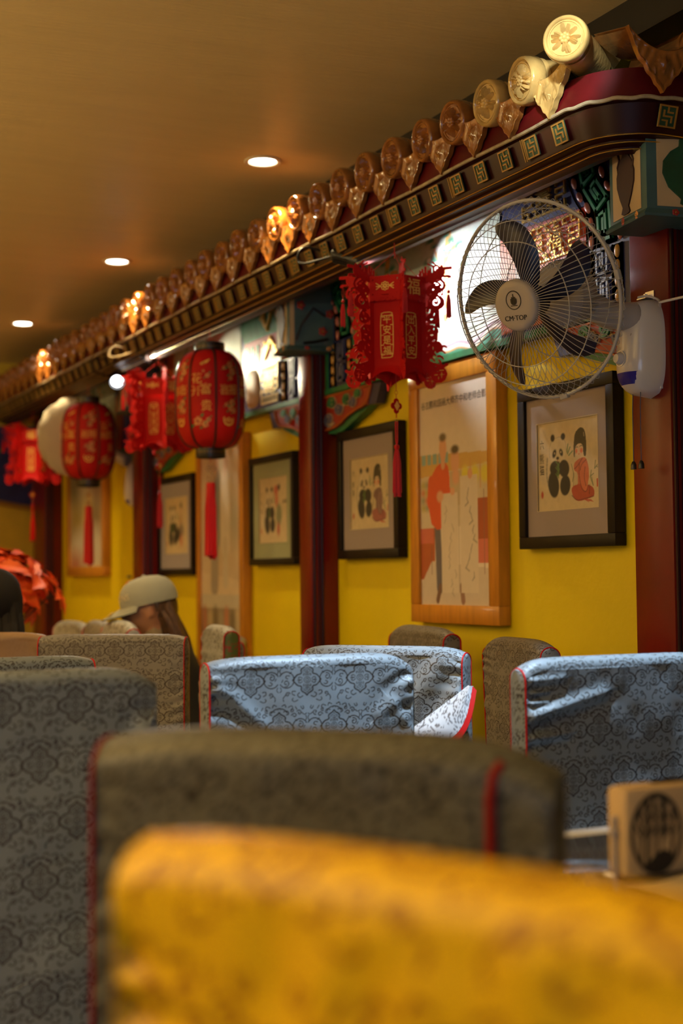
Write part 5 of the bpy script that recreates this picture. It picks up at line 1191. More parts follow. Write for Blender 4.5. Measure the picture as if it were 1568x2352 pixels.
# ------------------------------------------------------------------ brocade: lotus lozenges and scrolls, woven dark on silver grey
PW, PH_ = 128.0, 200.0; RES = 4.0
def brocade_tile():
    nx, ny = int(PW*RES), int(PH_*RES); T_ = np.zeros((ny, nx))
    def stamp(x, y, r):
        R = int(r*RES)+2; cx, cy = x*RES, y*RES; ix, iy = int(cx), int(cy)
        gx = np.arange(ix-R, ix+R+1); gy = np.arange(iy-R, iy+R+1)
        d = np.hypot(gx[None, :]-cx, gy[:, None]-cy)-r*RES; v = np.clip(.5-d*.8, 0, 1)
        k = np.ix_(gy % ny, gx % nx); T_[k] = np.maximum(T_[k], v)
    def L(pts, w, sm=2):
        w *= 1.18
        pts = smooth_poly(pts, sm) if sm else pts
        for (x0, y0), (x1, y1) in zip(pts[:-1], pts[1:]):
            n = max(1, int(math.hypot(x1-x0, y1-y0)*2.2))
            for k in range(n+1): stamp(x0+(x1-x0)*k/n, y0+(y1-y0)*k/n, w/2)
    def motif(cx, cy):
        def S(pts, w, sm=1):
            for sx in (1, -1):
                for sy in (1, -1): L([(cx+sx*x, cy+sy*y) for x, y in pts], w, sm)
        S([(0, 33), (4, 28), (11, 25), (14.5, 21), (12.5, 15), (15, 13), (22, 11.5), (26, 8), (33, 0)], 2.5)
        S([(3, 0), (2.4, 2.6), (0, 3.6)], 1.2); S([(7.5, 0), (6, 4.5), (0, 6.8)], 1.2); S([(11, 2.5), (14, 6), (19, 6.4), (21, 3.5), (18, 2.8)], 1.3); S([(12, 0), (22, .8)], 1.0)
        S([(2.5, 9), (4.5, 13), (8, 13.5), (9.5, 10.5), (7, 9.5)], 1.3); S([(0, 10), (2, 15), (6.5, 19), (3.5, 23), (0, 27)], 1.1); S([(0, 15), (1.8, 19), (0, 22)], 1.0); S([(9, 16), (10, 20), (6, 23)], 1.0)
        for sx in (1, -1):
            for (x, y, r, a, t, w) in ((47, 1, 17.0, PI, 1.0, 2.0),): 
                L([(cx+sx*(x+r*math.cos(q)), cy+y+r*math.sin(q)) for q in np.linspace(0.5, 2*PI-.6, 30)], w, 0)
            q = 1 if sx > 0 else -1
            L(spiral(cx+sx*48, cy+6*q, 2.0, 7.5, 1.0*q, 1.15*q), 1.8, 0); L([(cx+sx*44, cy-3*q), (cx+sx*50, cy-6*q), (cx+sx*46, cy-11*q), (cx+sx*40, cy-9*q)], 1.8); L([(cx+sx*55, cy-1*q), (cx+sx*58, cy+4*q)], 1.6, 0)
            L([(cx+sx*10, cy+34), (cx+sx*19, cy+36), (cx+sx*22, cy+29), (cx+sx*16, cy+27)], 1.8); L([(cx+sx*10, cy-34), (cx+sx*18, cy-38), (cx+sx*24, cy-31), (cx+sx*18, cy-27)], 1.8)
            L([(cx+sx*27, cy+26), (cx+sx*33, cy+31), (cx+sx*39, cy+27), (cx+sx*35, cy+22), (cx+sx*31, cy+25)], 1.8); L([(cx+sx*27, cy-24), (cx+sx*34, cy-22), (cx+sx*36, cy-29), (cx+sx*29, cy-32)], 1.8)
            L(spiral(cx+sx*45, cy+31, 1.0, 6.0, 2.0*q, 1.1), 1.8, 0); L(spiral(cx+sx*45, cy-30, 1.0, 5.5, -1.0*q, -1.1), 1.8, 0)
            L([(cx+sx*51, cy+31), (cx+sx*57, cy+26), (cx+sx*62, cy+29)], 1.7); L([(cx+sx*50, cy-31), (cx+sx*56, cy-38), (cx+sx*54, cy-44)], 1.7)
            L([(cx+sx*20, cy+43), (cx+sx*28, cy+47), (cx+sx*31, cy+41), (cx+sx*26, cy+38)], 1.7); L([(cx+sx*6, cy+46), (cx+sx*13, cy+50), (cx+sx*15, cy+43)], 1.7); L([(cx+sx*36, cy+44), (cx+sx*40, cy+38)], 1.7, 0)
        for sx in (1, -1):
            L([(cx+sx*49, cy+44), (cx+sx*52, cy+38), (cx+sx*57, cy+40), (cx+sx*54, cy+45)], 1.7); L([(cx+sx*60, cy+14), (cx+sx*63, cy+20), (cx+sx*60, cy+25)], 1.6); L([(cx+sx*61, cy-15), (cx+sx*58, cy-21), (cx+sx*62, cy-25)], 1.6)
            L([(cx+sx*40, cy+14), (cx+sx*36, cy+17)], 1.6, 0); L(spiral(cx+sx*28, cy+36, 1, 4.2, sx, 1.0), 1.7, 0); L([(cx+sx*22, cy-42), (cx+sx*30, cy-46), (cx+sx*36, cy-42), (cx+sx*33, cy-38)], 1.7)
        L([(cx+15*math.cos(q)*1.25, cy+26+15*math.sin(q)) for q in np.linspace(.35, PI-.35, 16)], 1.9, 0)
        L([(cx-3, cy+38), (cx-2, cy+41), (cx+2, cy+41), (cx+3, cy+38)], 1.4)
    motif(PW/2, 50); motif(0, 150)
    return T_
BT = brocade_tile()
def brocade(u, v):
    """u, v in metres -> thread mask"""
    x = (u*1000.0 % PW)*RES; y = (v*1000.0 % PH_)*RES; ny, nx = BT.shape
    i = x.astype(int) % nx; j = y.astype(int) % ny; a = x-np.floor(x); b = y-np.floor(y); i2 = (i+1) % nx; j2 = (j+1) % ny
    return (BT[j, i]*(1-a)+BT[j, i2]*a)*(1-b)+(BT[j2, i]*(1-a)+BT[j2, i2]*a)*b
def vnoise(x, y, seed):
    g = np.random.RandomState(seed).rand(64, 64); ix = np.floor(x).astype(int); iy = np.floor(y).astype(int); tx = x-ix; ty = y-iy
    tx = tx*tx*(3-2*tx); ty = ty*ty*(3-2*ty); a = g[iy % 64, ix % 64]; b = g[iy % 64, (ix+1) % 64]; c = g[(iy+1) % 64, ix % 64]; d = g[(iy+1) % 64, (ix+1) % 64]
    return (a*(1-tx)+b*tx)*(1-ty)+(c*(1-tx)+d*tx)*ty-.5
SILVER = ((.185, .218, .238), (.022, .014, .009)); WARMG = ((.19, .18, .16), (.035, .024, .016)); SILVER_DIM = ((.105, .10, .068), (.022, .018, .010)); GOLD = ((.80, .46, .002), (.26, .09, .001)); PALE = ((.38, .40, .40), (.08, .07, .05)); TAN = ((.27, .17, .09), (.25, .155, .08))  # the olive tone is silver-grey brocade darkened for weaker light
FAB = {}
def fabmat(cols):
    k = 'brocade_%d' % int(cols[0][0]*1000)
    return mat(k, (1, 1, 1), .42, attr='Col', vary=.06, vscale=5, bump=.10, bscale=900, spec=.35)
def cover_chair(Lc, Rc, H, label, dx=.004, zlo=.6, t=.055, seat=1, sagL=.006, sagR=.006, cols=SILVER, wr=1.0, pips=(0, 1), pipm='piping', creases=(), seed=1, round_=8, uoff=0.0, lean=0.0, group='brocade covered chairs', pip=True, gusset='same', name='covered_chair', psc=1.0, sd=.40):
    Lc = Vector((Lc[0], Lc[1], 0)); Rc = Vector((Rc[0], Rc[1], 0)); w = (Rc-Lc).length; rz = math.atan2(Rc.y-Lc.y, Rc.x-Lc.x)
    mid = (Lc+Rc)/2; r = empty(name, (mid.x, mid.y, 0), (0, 0, rz), label=label, cat='chair', group=group)
    F_ = fabmat(cols); ncol = int(w/dx)+2; a = np.linspace(0, w, ncol)
    e = np.abs(2*a/w-1); top = H-np.where(a < w/2, sagL, sagR)*e**round_-.004*(1-np.cos(2*PI*a/w))*0
    r0 = t/2
    # rows along the path: near face up, over the top, far face down
    zn = np.concatenate([np.arange(.03, zlo, max(.004, dx*1.5)), np.arange(zlo, 1.0, dx)]); zn = zn[:]/1.0
    nfrac = (zn-.03)/(1.0-.03)
    arc = np.linspace(0, PI, max(10, int(PI*r0/dx)))[1:-1]
    zf = np.arange(1.0, .44, -max(dx, .010))
    rows = []; vs = []
    for fr in nfrac: rows.append(('n', fr))
    for q in arc: rows.append(('a', q))
    for z in zf: rows.append(('f', (z-.44)/.56))
    Y = np.zeros((len(rows), ncol)); Z = np.zeros_like(Y); V = np.zeros_like(Y); zc = top-r0*.85
    for i, (k, q) in enumerate(rows):
        if k == 'n': Z[i] = .03+(zc-.03)*q; Y[i] = 0; V[i] = Z[i]
        elif k == 'a': Y[i] = r0-r0*np.cos(q); Z[i] = zc+r0*.85*np.sin(q); V[i] = zc+r0*q
        else: Y[i] = t; Z[i] = .44+(zc-.44)*q; V[i] = zc+PI*r0+(zc-Z[i])
    A = np.broadcast_to(a, Y.shape).copy(); X = A-w/2
    # folds: puckers beside the seams, soft dents, named creases
    edge = np.minimum(A, w-A); isn = (Y < r0)
    D = wr*(.0055*np.exp(-edge/.030)*np.sin(Z*2*PI/.036+2.2*vnoise(Z*9, A*6, seed)*6)*(.5+vnoise(Z*7, A*0+1, seed+1))+.007*vnoise(A*9, Z*7+V, seed+2)+.003*vnoise(A*26, Z*22, seed+3))
    for (x0, z0, x1, z1, wd, am) in creases:
        dx_, dz_ = x1-x0, z1-z0; l2 = dx_*dx_+dz_*dz_; tt = np.clip(((A-x0)*dx_+(Z-z0)*dz_)/l2, 0, 1); d = np.hypot(A-x0-tt*dx_, Z-z0-tt*dz_); sg = ((A-x0)*dz_-(Z-z0)*dx_)/math.sqrt(l2)
        D += am*np.exp(-(d/wd)**2)*(1-.6*tt)+am*.5*np.exp(-((d-wd*1.6)/wd)**2)*(sg > 0)*(-1)*(1-.6*tt)
    fade = np.clip(edge/.004, 0, 1)
    Y = Y-D*fade*np.where(isn, 1, -1)*np.where(np.arange(len(rows))[:, None] < len(zn), 1, .25)
    X = X+.002*vnoise(Z*8, A*0, seed+5)*1.0
    Y = Y+lean*(Z-.5)
    msk = brocade((A+uoff)/psc, V/psc); c0, c1 = (np.array(c) for c in cols); C = c0[None, None]*(1-msk[..., None])+c1[None, None]*msk[..., None]
    P = np.stack([X, Y, Z], -1).reshape(-1, 3)
    inst('back_cover', fast_grid('back_cover', P, len(rows), ncol, F_, C.reshape(-1, 3)), r)
    # side gussets + red piping
    gd = max(dx, .003); nw = max(6, int(t/gd)); ii = [i for i, (k, q) in enumerate(rows) if k == 'n']; fr_n = [Z[i] for i in ii]
    for side in (0, -1):
        zcs = float(zc[side]); zz = np.concatenate([np.linspace(.03, zcs, max(20, int(.95/max(gd, .004)))), zcs+r0*.85*np.sin(np.linspace(0, PI/2, 12))[1:]])
        hw = np.where(zz <= zcs, r0, r0*np.sqrt(np.clip(1-((zz-zcs)/(r0*.85))**2, 0, 1))); s_ = np.linspace(-1, 1, nw)
        GY = r0+hw[:, None]*s_[None]+lean*(zz[:, None]-.5); GZ = np.broadcast_to(zz[:, None], GY.shape); bul = .006*(1-s_[None]**2)+.004*vnoise(GZ*14, GY*30, seed+9)
        GX = (-w/2-bul) if side == 0 else (w/2+bul)
        mk = brocade(GY+.03, GZ+.04); gc = gusset if gusset != 'same' else cols; C = np.array(gc[0])*(1-mk[..., None])+np.array(gc[1])*mk[..., None]
        inst('side_gusset', fast_grid('side_gusset', np.stack([GX, GY, GZ], -1).reshape(-1, 3), len(zz), nw, F_, C.reshape(-1, 3), flip=(side == 0)), r)
        if pip and (side == 0 and 0 in pips or side == -1 and 1 in pips):
            pts = []; xs = (-w/2 if side == 0 else w/2)
            for i in range(0, len(rows)):
                if rows[i][0] == 'a' or i % 4 == 0: pts.append((X[i, side], Y[i, side]-(.001 if rows[i][0] == 'n' else 0), Z[i, side]+(.001 if rows[i][0] == 'a' else 0)))
            MB().tube(pts, .0019 if dx < .003 else .0026, 6).build('red_piping', pipm, r)
    # seat and skirt
    y0, y1 = ((t, t+sd) if seat > 0 else (-sd, 0.0)); mb = MB(); mb.box((-w/2+.005, y0, .05), (w/2-.005, y1, .45), bev=.02); mb.build('seat_cover', mat('brocade_plain', (.28, .30, .30), .5, vary=.4, vscale=45), r)
    for sx in (-1, 1):
        for yy in (y0+.03, y1-.03): MB().box((sx*(w/2-.04)-.015, yy-.015, 0), (sx*(w/2-.04)+.015, yy+.015, .08)).build('leg', 'legw', r)
    return r
def px(x, y, D):
    d = fw+rt*((x-784)/3266.67)-up*((y-1176)/3266.67); return EYE+d*D

cover_chair((1.035, 2.79), (1.515, 2.79), 1.002, 'brocade chair with a red side seam below the middle pillar, centre of the second row', dx=.00125, zlo=.80, seat=-1, sagL=.012, sagR=.030, seed=3, pips=(0,), round_=7, creases=((.02, .94, .12, .86, .016, .010), (.47, .93, .40, .87, .018, .008), (.475, .83, .42, .90, .012, .006)), uoff=.035)
cover_chair((1.575, 2.43), (2.055, 2.43), 1.000, 'brocade chair by the wall, lit white along its top, behind the tissue box', dx=.0013, zlo=.66, seat=-1, sagL=.022, sagR=.02, seed=8, pips=(0,), round_=9, creases=((.015, .885, .19, .925, .013, .017), (.015, .955, .09, .958, .008, .008), (.015, .84, .10, .845, .010, .009), (.015, .93, .055, .932, .005, .007), (.015, .91, .05, .912, .005, .006)), uoff=.015)
cover_chair((.33, 2.46), (.812, 2.46), 1.012, 'grey brocade chair cut by the left edge of the photo, tall shadowed back', dx=.0015, zlo=.30, seat=1, sagL=.01, sagR=.030, seed=12, pip=False, round_=7, creases=((.46, .9, .40, .78, .02, .008), (.44, .55, .30, .50, .04, .010)), uoff=.05)
a, b = px(735, 1500, 3.56), px(1060, 1500, 3.36)
BC = cover_chair((a.x-.04, a.y+.02), (b.x, b.y), 1.000, 'blue-lit brocade chair with a turned-back red-edged flap, behind the centre chair', dx=.0016, zlo=.78, seat=1, sagL=.012, sagR=.016, seed=21, sd=.25, creases=((.38, .96, .24, .80, .03, .010), (.42, .90, .36, .80, .02, .008)), uoff=.0)
# the loose flap of its cover
mb = MB(); P0, P1, P2 = Vector((.235, -.006, .912)), Vector((.060, -.030, .780)), Vector((.225, -.045, .80))
n1, n2 = 60, 26; G = []; 
for i in range(n1):
    t_ = i/(n1-1); base = P0*(1-t_)+P1*t_; out = base+Vector((.055*math.sin(PI*t_)+.012, -.03*math.sin(PI*t_), -.048*math.sin(PI*t_)-.002))
    G.append([tuple(base*(1-s)+out*s+Vector((0, -.010*math.sin(PI*s), 0))) for s in np.linspace(0, 1, n2)])
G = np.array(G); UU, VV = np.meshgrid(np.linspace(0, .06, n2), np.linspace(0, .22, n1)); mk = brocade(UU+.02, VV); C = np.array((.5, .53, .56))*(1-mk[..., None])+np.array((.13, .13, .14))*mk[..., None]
inst('loose_flap', fast_grid('loose_flap', G.reshape(-1, 3), n1, n2, fabmat(SILVER), C.reshape(-1, 3)), BC)
mb = MB(); ed = [Vector(g[-1]) for g in G]; mb.grid([[tuple(p+Vector((-.001, -.003, 0))) for p in ed], [tuple(p+Vector((.009, -.004, -.010))) for p in ed]]); mb.grid([[tuple(p+Vector((.009, -.002, -.010))) for p in ed], [tuple(p+Vector((-.001, -.001, 0))) for p in ed]]); mb.build('flap_binding', 'piping', BC)
cover_chair((1.06, 4.37), (1.44, 4.10), 1.000, 'taupe brocade chair in front of the person in the cap', dx=.002, zlo=.72, seat=-1, sagL=.008, sagR=.010, seed=31, cols=WARMG, uoff=.01)
cover_chair((.42, 3.13), (.889, 3.13), 1.000, 'brocade chair top with a red corner tie, between the left chair and the taupe chair', dx=.002, zlo=.86, seat=1, sagL=.01, sagR=.012, seed=37, uoff=.0)
a, b = px(893, 1462, 4.75), px(1018, 1466, 4.25)
cover_chair((a.x, a.y), (b.x, b.y), 1.012, 'beige brocade chair side-on by the wall under the nearer panda pictures', dx=.003, zlo=.80, seat=-1, sagL=.030, sagR=.02, seed=41, sd=.3, cols=WARMG, round_=5)
a, b = px(1118, 1470, 4.02), px(1252, 1475, 3.66)
cover_chair((a.x, a.y), (b.x, b.y), 1.000, 'taupe brocade chair side-on between the blue-lit chair and the wall-side chair', dx=.0022, zlo=.68, seat=-1, sagL=.030, sagR=.02, seed=43, sd=.10, cols=WARMG, round_=5, lean=-.03)
a, b = px(462, 1445, 5.30), px(514, 1447, 4.98)
cover_chair((a.x, a.y), (b.x, b.y), 1.000, 'pale chair with a green floral side panel, right of the person in the cap', dx=.005, zlo=.8, seat=1, sagL=.03, sagR=.02, seed=47, cols=PALE, round_=5, gusset=((.12, .17, .04), (.35, .05, .03)))
for k, (u0, u1, lb) in enumerate(((121, 188, 'leftmost of three small blurred chair tops under the golden photo frame'), (190, 240, 'middle of three small blurred chair tops under the golden photo frame'), (232, 290, 'rightmost of three small blurred chair tops, at the face of the person in the cap'))):
    D = 7.05-.65*k; a, b = px(u0, 1430, D), px(u1, 1430, D-.40); cover_chair((a.x, a.y), (b.x, b.y), 1.17-95*(D-.2)/3267, lb, dx=.008, zlo=.8, seat=-1, sd=.18, sagL=.03, sagR=.03, seed=51+k, cols=PALE, round_=4, group='distant chair tops')
a, b = px(212, 1690, 1.60), px(1266, 1700, 1.45)
cover_chair((a.x, a.y), (b.x, b.y), 1.003, 'out-of-focus dark olive brocade chair with a red side seam, right behind the golden chair', dx=.004, zlo=.6, seat=1, sagL=.015, sagR=.038, seed=61, cols=SILVER_DIM, round_=4, t=.09, pips=(0,), pipm='pipingd')
# a second seam runs down the back of this cover
o = MB().tube([(.195, -.006, .20), (.195, -.006, .94), (.197, .002, .962), (.205, .01, .975)],   .0055, 6).build('red_piping', 'pipingd', bpy.data.objects['covered_chair.012'] if 'covered_chair.012' in bpy.data.objects else None)
OC = [q for q in bpy.data.objects if q.get('label', '').startswith('out-of-focus dark olive')][0]; o.parent = OC
a, b = px(258, 1895, 1.02), px(1900, 2180, .70)
YC = cover_chair((a.x, a.y), (b.x, b.y), .992, 'very blurred golden yellow chair back nearest the camera', dx=.004, zlo=.5, seat=1, sagL=.010, sagR=.02, seed=71, cols=GOLD, round_=4, t=.09, pip=False, psc=2.3, wr=2.0)

# ------------------------------------------------------------------ table with glass, tissue box
tb = empty('dining_table', (1.40, 1.62, 0), label='white-edged table with dark glass top holding the tissue box', cat='table')
mb = MB(); mb.box((-.46, -.34, .735), (.46, .312, .757), bev=.004); mb.build('tabletop', 'whitet', tb)
mb = MB(); mb.box((-.445, -.33, .7572), (.445, .235, .7622), bev=.001); mb.build('glass_plate', 'tglass', tb)
for sx in (-.40, .40):
    for sy in (-.28, .25): MB().box((sx-.022, sy-.022, 0), (sx+.022, sy+.022, .735), bev=.003).build('leg', 'legw', tb)
tx = empty('tissue_box', (1.166, 1.560, .7622), label='kraft tissue box with a round black tree emblem on the table', cat='box')
mb = MB(); mb.box((0, 0, .001), (.175, .045, .121), bev=.010); mb.build('box_body', 'kraft', tx)
cv = Canvas(.11, .11, 1500, (.50, .35, .17)); K = (.012, .010, .008)
for q in range(60): pass
cv.line([(.055+.0505*math.cos(t), .055+.0505*math.sin(t)) for t in np.linspace(0, 2*PI, 60)], .007, K)
R_ = np.random.RandomState(4)
for (x, w_, ln) in ((.022, .005, -.2), (.035, .008, .1), (.052, .006, -.05), (.068, .009, .1), (.085, .006, .3)):
    y1 = .055+math.sqrt(max(0, .048**2-(x-.055)**2)); y0 = .055-math.sqrt(max(0, .048**2-(x-.055)**2)); cv.line(smooth_poly([(x, y0), (x+.003, .05), (x+ln*.02, y1)], 2), w_, K)
    for k in range(5): yy = .045+.009*k; cv.line(smooth_poly([(x, yy), (x+(-1)**k*.008, yy+.008), (x+(-1)**k*.014, yy+.018)], 1), .0026, K)
cv.poly(smooth_poly([(.03, .012), (.055, .030), (.075, .034), (.09, .022), (.075, .010), (.05, .006)], 1, True), K); cv.poly(smooth_poly([(.066, .036), (.074, .052), (.082, .050), (.084, .036), (.075, .030)], 1, True), (.52, .37, .18))
dm = (cv.X-.055)**2+(cv.Y-.055)**2 > .0545**2; cv.c[dm] = (.52, .36, .17)
me = cv.grid_mesh('emblem', 'paint', Matrix(((.80, 0, 0, .006), (0, 0, -1, -.0008), (0, 1, 0, .003), (0, 0, 0, 1)))); 
keep = None
bm = bmesh.new(); bm.from_mesh(me); bmesh.ops.delete(bm, geom=[f for f in bm.faces if (((f.calc_center_median().x-.050)/.80)**2+(f.calc_center_median().z-.058)**2) > .0548**2], context='FACES'); bm.to_mesh(me); bm.free()
inst('round_emblem', me, tx)
mb = MB(); mb.tube([(-.004, .02, .0), (-.004, .02, .075), (-.003, .02, .082)], .003, 8); mb.tube([(-.004, .02, .003), (-.004, .04, .003)], .003, 8); mb.lathe([(.0001, .006), (.006, .004), (.006, -.004), (.0001, -.006)], 12, T=Matrix.Translation((-.004, .020, .060))); mb.build('metal_holder', 'alu', tx)
mb = MB(); mb.tube([(.06, .022, .121), (.09, .022, .124), (.12, .022, .121)], .004, 6); mb.build('tissue_slot', 'black', tx)
sl = empty('paper_sleeve', (1.10, 1.66, .7625), (0, 0, .80), label='slim beige paper chopstick sleeve lying left of the tissue box', cat='sleeve')
MB().box((-.07, -.014, 0), (.07, .014, .006), bev=.0015).build('sleeve', 'kraft', sl); MB().box((.068, -.009, .001), (.085, .009, .004)).build('paper_end', 'whitet', sl)
np_ = empty('paper_napkin', (1.235, 1.49, .7625), (0, 0, .1), label='pale paper napkin lying in front of the tissue box', cat='napkin')
mb = MB(); P = [[(x, y, .001+.004*math.sin(x*30)*math.sin(y*22)**2+.004*abs(x)/.09) for x in np.linspace(-.09, .09, 15)] for y in np.linspace(-.06, .05, 11)]; mb.grid(P); mb.grid([[(x, y, z-.0008) for x, y, z in q[::-1]] for q in P]); mb.build('sheet', 'jacket', np_)

# ------------------------------------------------------------------ people
def sph(mb, c, rx, ry, rz_, n=14, T=None):
    Tm = Matrix.Translation(c) @ Matrix.Diagonal((rx, ry, rz_, 1)); Tm = (T @ Tm) if T is not None else Tm
    mb.lathe([(max(math.sin(PI*k/n), 1e-4), -math.cos(PI*k/n)) for k in range(n+1)], n*2, T=Tm)
def limb(mb, pts, rs, n=14):
    mb.tube(pts, rs, n)
    for p, q in zip(pts, rs): sph(mb, p, q, q, q, 10)
def fuse(mb, name, m, parent, voxel, T=None):
    o = mb.build(name+'_raw', m); md = o.modifiers.new('r', 'REMESH'); md.mode = 'VOXEL'; md.voxel_size = voxel; md.use_smooth_shade = True
    sm = o.modifiers.new('s', 'SMOOTH'); sm.factor = .5; sm.iterations = 3
    bpy.context.view_layer.update(); me = bpy.data.meshes.new_from_object(o.evaluated_get(bpy.context.evaluated_depsgraph_get())); me.name = name
    bpy.data.objects.remove(o); return inst(name, me, parent)
def head_shape(mb, T):
    rows = []; n = 34
    for i in range(n+1):
        th = PI*i/n; row = []
        for j in range(56):
            ph = 2*PI*j/56; x, y, z = math.sin(th)*math.cos(ph), math.sin(th)*math.sin(ph), math.cos(th)
            X, Y, Z = .096*x, .074*y, .115*z
            if z < 0: Y *= 1-.30*z*z-.1*abs(z); X *= 1-.10*abs(z) if x > 0 else 1-.35*abs(z)
            if x > 0:
                g = lambda cy, cz, sy, sz: math.exp(-((Y-cy)/sy)**2-((Z-cz)/sz)**2)
                X += .026*g(0, -.020, .011, .015)+.012*g(0, .002, .009, .022)+.005*g(0, .032, .035, .010)-.010*g(.030, .012, .014, .011)-.010*g(-.030, .012, .014, .011)+.010*g(0, -.052, .017, .006)+.009*g(0, -.064, .016, .006)-.004*g(0, -.075, .02, .005)+.014*g(0, -.094, .022, .016)+.004*g(.034, -.03, .016, .02)+.004*g(-.034, -.03, .016, .02)
            row.append(T @ Vector((X, Y, Z)))
        rows.append(row)
    mb.grid(rows, closed=True)
    for s in (-1, 1): sph(mb, Vector((-.008, .074*s, -.005)), .018, .008, .030, 8, T=T)
def hand(mb, wrist, d, up_, side):
    """palm plus five fingers curled a little; d = pointing direction"""
    d = d.normalized(); s_ = up_.cross(d).normalized()*side; up_ = d.cross(s_)*side
    limb(mb, [wrist, wrist+d*.035, wrist+d*.075], [.024, .030, .032], 12)
    for k, (o, l_) in enumerate(((-.027, .070), (-.009, .080), (.009, .075), (.027, .060))):
        b = wrist+d*.085+s_*o; limb(mb, [b, b+d*l_*.5-up_*.006, b+d*l_*.8-up_*.018, b+d*l_*.95-up_*.030], [.0095, .0088, .0082, .0074], 8)
    b = wrist+d*.030-s_*.030; limb(mb, [b, b-s_*.022+d*.022, b-s_*.030+d*.050-up_*.008], [.012, .0105, .009], 8)
def person(name_label, loc, heading, headc, tilt, wear, hair, cap=False, group=None):
    """loc on the floor below the pelvis; local x forward; headc = local head centre"""
    r = empty('person', loc, (0, 0, heading), label=name_label, cat='person')
    V_ = Vector; hz = headc[2]; sh = hz-.235; hc = V_(headc); HT = Matrix.Translation(hc) @ Matrix.Rotation(tilt, 4, 'Y')
    lean = V_((headc[0]*.75, 0, 0))
    def body(inf, head=True, torso=True, legs=True, arms=True, hands=True, zcut=None):
        mb = MB()
        if torso:
            T0 = [(V_((0, 0, .52)), .155, .175), (V_((.01, 0, .66)), .115, .145), (lean*.55+V_((0, 0, .80)), .110, .150), (lean*.9+V_((0, 0, sh-.07)), .105, .170), (lean+V_((0, 0, sh)), .075, .140)]
            P = []
            for (c, a, b) in T0: P.append([(c.x+(a+inf)*math.cos(t), c.y+(b+inf)*math.sin(t), c.z) for t in np.linspace(0, 2*PI, 33)[:-1]])
            mb.grid(P, closed=True); mb.add(P[0], [tuple(range(32))[::-1]]); mb.add(P[-1], [tuple(range(32))])
            for s in (-1, 1): limb(mb, [lean+V_((0, .06*s, sh+.005)), lean+V_((0, .175*s, sh-.025))], [.052+inf, .056+inf])
        limb(mb, [lean+V_((0, 0, sh-.03)), lean*1.05+V_((.0, 0, sh+.08)), hc+V_((-.02, 0, -.07))], [.055+inf*.5, .050+inf*.3, .050]) if head or torso else None
        if head: head_shape(mb, HT)
        if legs:
            for s in (-1, 1):
                limb(mb, [V_((0, .09*s, .53)), V_((.24, .11*s, .53)), V_((.43, .11*s, .52))], [.088+inf, .075+inf, .060+inf]); limb(mb, [V_((.43, .11*s, .52)), V_((.44, .11*s, .30)), V_((.41, .11*s, .09))], [.060+inf, .052+inf, .038+inf])
                if hands: limb(mb, [V_((.40, .11*s, .05)), V_((.50, .12*s, .035)), V_((.58, .12*s, .03))], [.040, .038, .028])
        if arms:
            for s in (-1, 1):
                S_, E_, W_ = lean+V_((0, .185*s, sh-.03)), lean+V_((.10, .225*s, .80)), lean+V_((.33, .12*s, .80))
                limb(mb, [S_, (S_+E_)/2, E_], [.054+inf, .046+inf, .040+inf]); limb(mb, [E_, (E_+W_)/2, W_], [.040+inf, .036+inf, .027+inf])
                if hands: hand(mb, W_, V_((.9, -.35*s, -.05)), V_((0, 0, 1)), s)
        return mb
    fuse(body(0), 'body', 'skin', r, .0068)
    fuse(body(.014, head=False, legs=False, hands=False), 'top', wear[0], r, .010)
    fuse(body(.013, head=False, torso=False, arms=False, hands=False), 'trousers', wear[1], r, .012)
    if len(wear) > 2:
        mb = MB(); P = []
        for (z, a, b) in ((.50, .19, .21), (.66, .15, .185), (.80, .145, .19), (.90, .13, .20), (.93, .11, .185)):
            c = lean*min(1, max(0, (z-.5)/.4)); P.append([(c.x+a*math.cos(t), c.y+b*math.sin(t), z) for t in np.linspace(0, 2*PI, 33)[:-1]])
        mb.grid(P, closed=True); mb.build('vest', wear[2], r)
    mb = MB()
    for s in (-1, 1): sph(mb, V_((.081, .030*s, .012)), .012, .013, .012, 10, T=HT)
    mb.build('eye', 'black', r)
    mb = MB(); mb.tube([HT @ V_((.098, y, -.0585-.001*abs(y)*50)) for y in (-.018, -.008, 0, .008, .018)], [.001, .003, .0035, .003, .001], 6); mb.build('lips', 'redp', r)
    # hair: scalp shell and falling locks
    mb = MB(); P = []
    for th in np.linspace(.0, 1.95, 18):
        row = []
        for ph in np.linspace(0, 2*PI, 49)[:-1]:
            x, y, z = math.sin(th)*math.cos(ph), math.sin(th)*math.sin(ph), math.cos(th); front = x
            lim = 1.95 if front < -.25 else 1.0; q = min(th, lim); x, y, z = math.sin(q)*math.cos(ph), math.sin(q)*math.sin(ph), math.cos(q)
            row.append(HT @ V_((.108*x-.006, .088*y, .125*z+.004)))
        P.append(row)
    mb.grid(P, closed=True); R_ = np.random.RandomState(5)
    for k in range(90):
        s = 1 if k % 2 else -1; q = R_.uniform(.0, 1); b = V_((-.078+.075*q*R_.rand(), s*(.004+.064*R_.rand()), .022-.05*R_.rand())); b = V_((b.x, b.y, b.z)); p0 = HT @ b; ln_ = hair[1]*R_.uniform(.8, 1.1)
        p1 = HT @ V_((b.x-.018, b.y*1.12, -.06)); p2 = V_((p1.x-.035-.02*R_.rand(), p1.y*1.1, p1.z-ln_*.5)); p3 = V_((p2.x-.02*R_.rand(), p2.y*1.1, p1.z-ln_))
        mb.tube(smooth_poly([tuple(p0), tuple(p1), tuple(p2), tuple(p3)], 1), [.012, .015, .016, .016, .014, .010, .003], 6)
    mb.build('hair', hair[0], r)
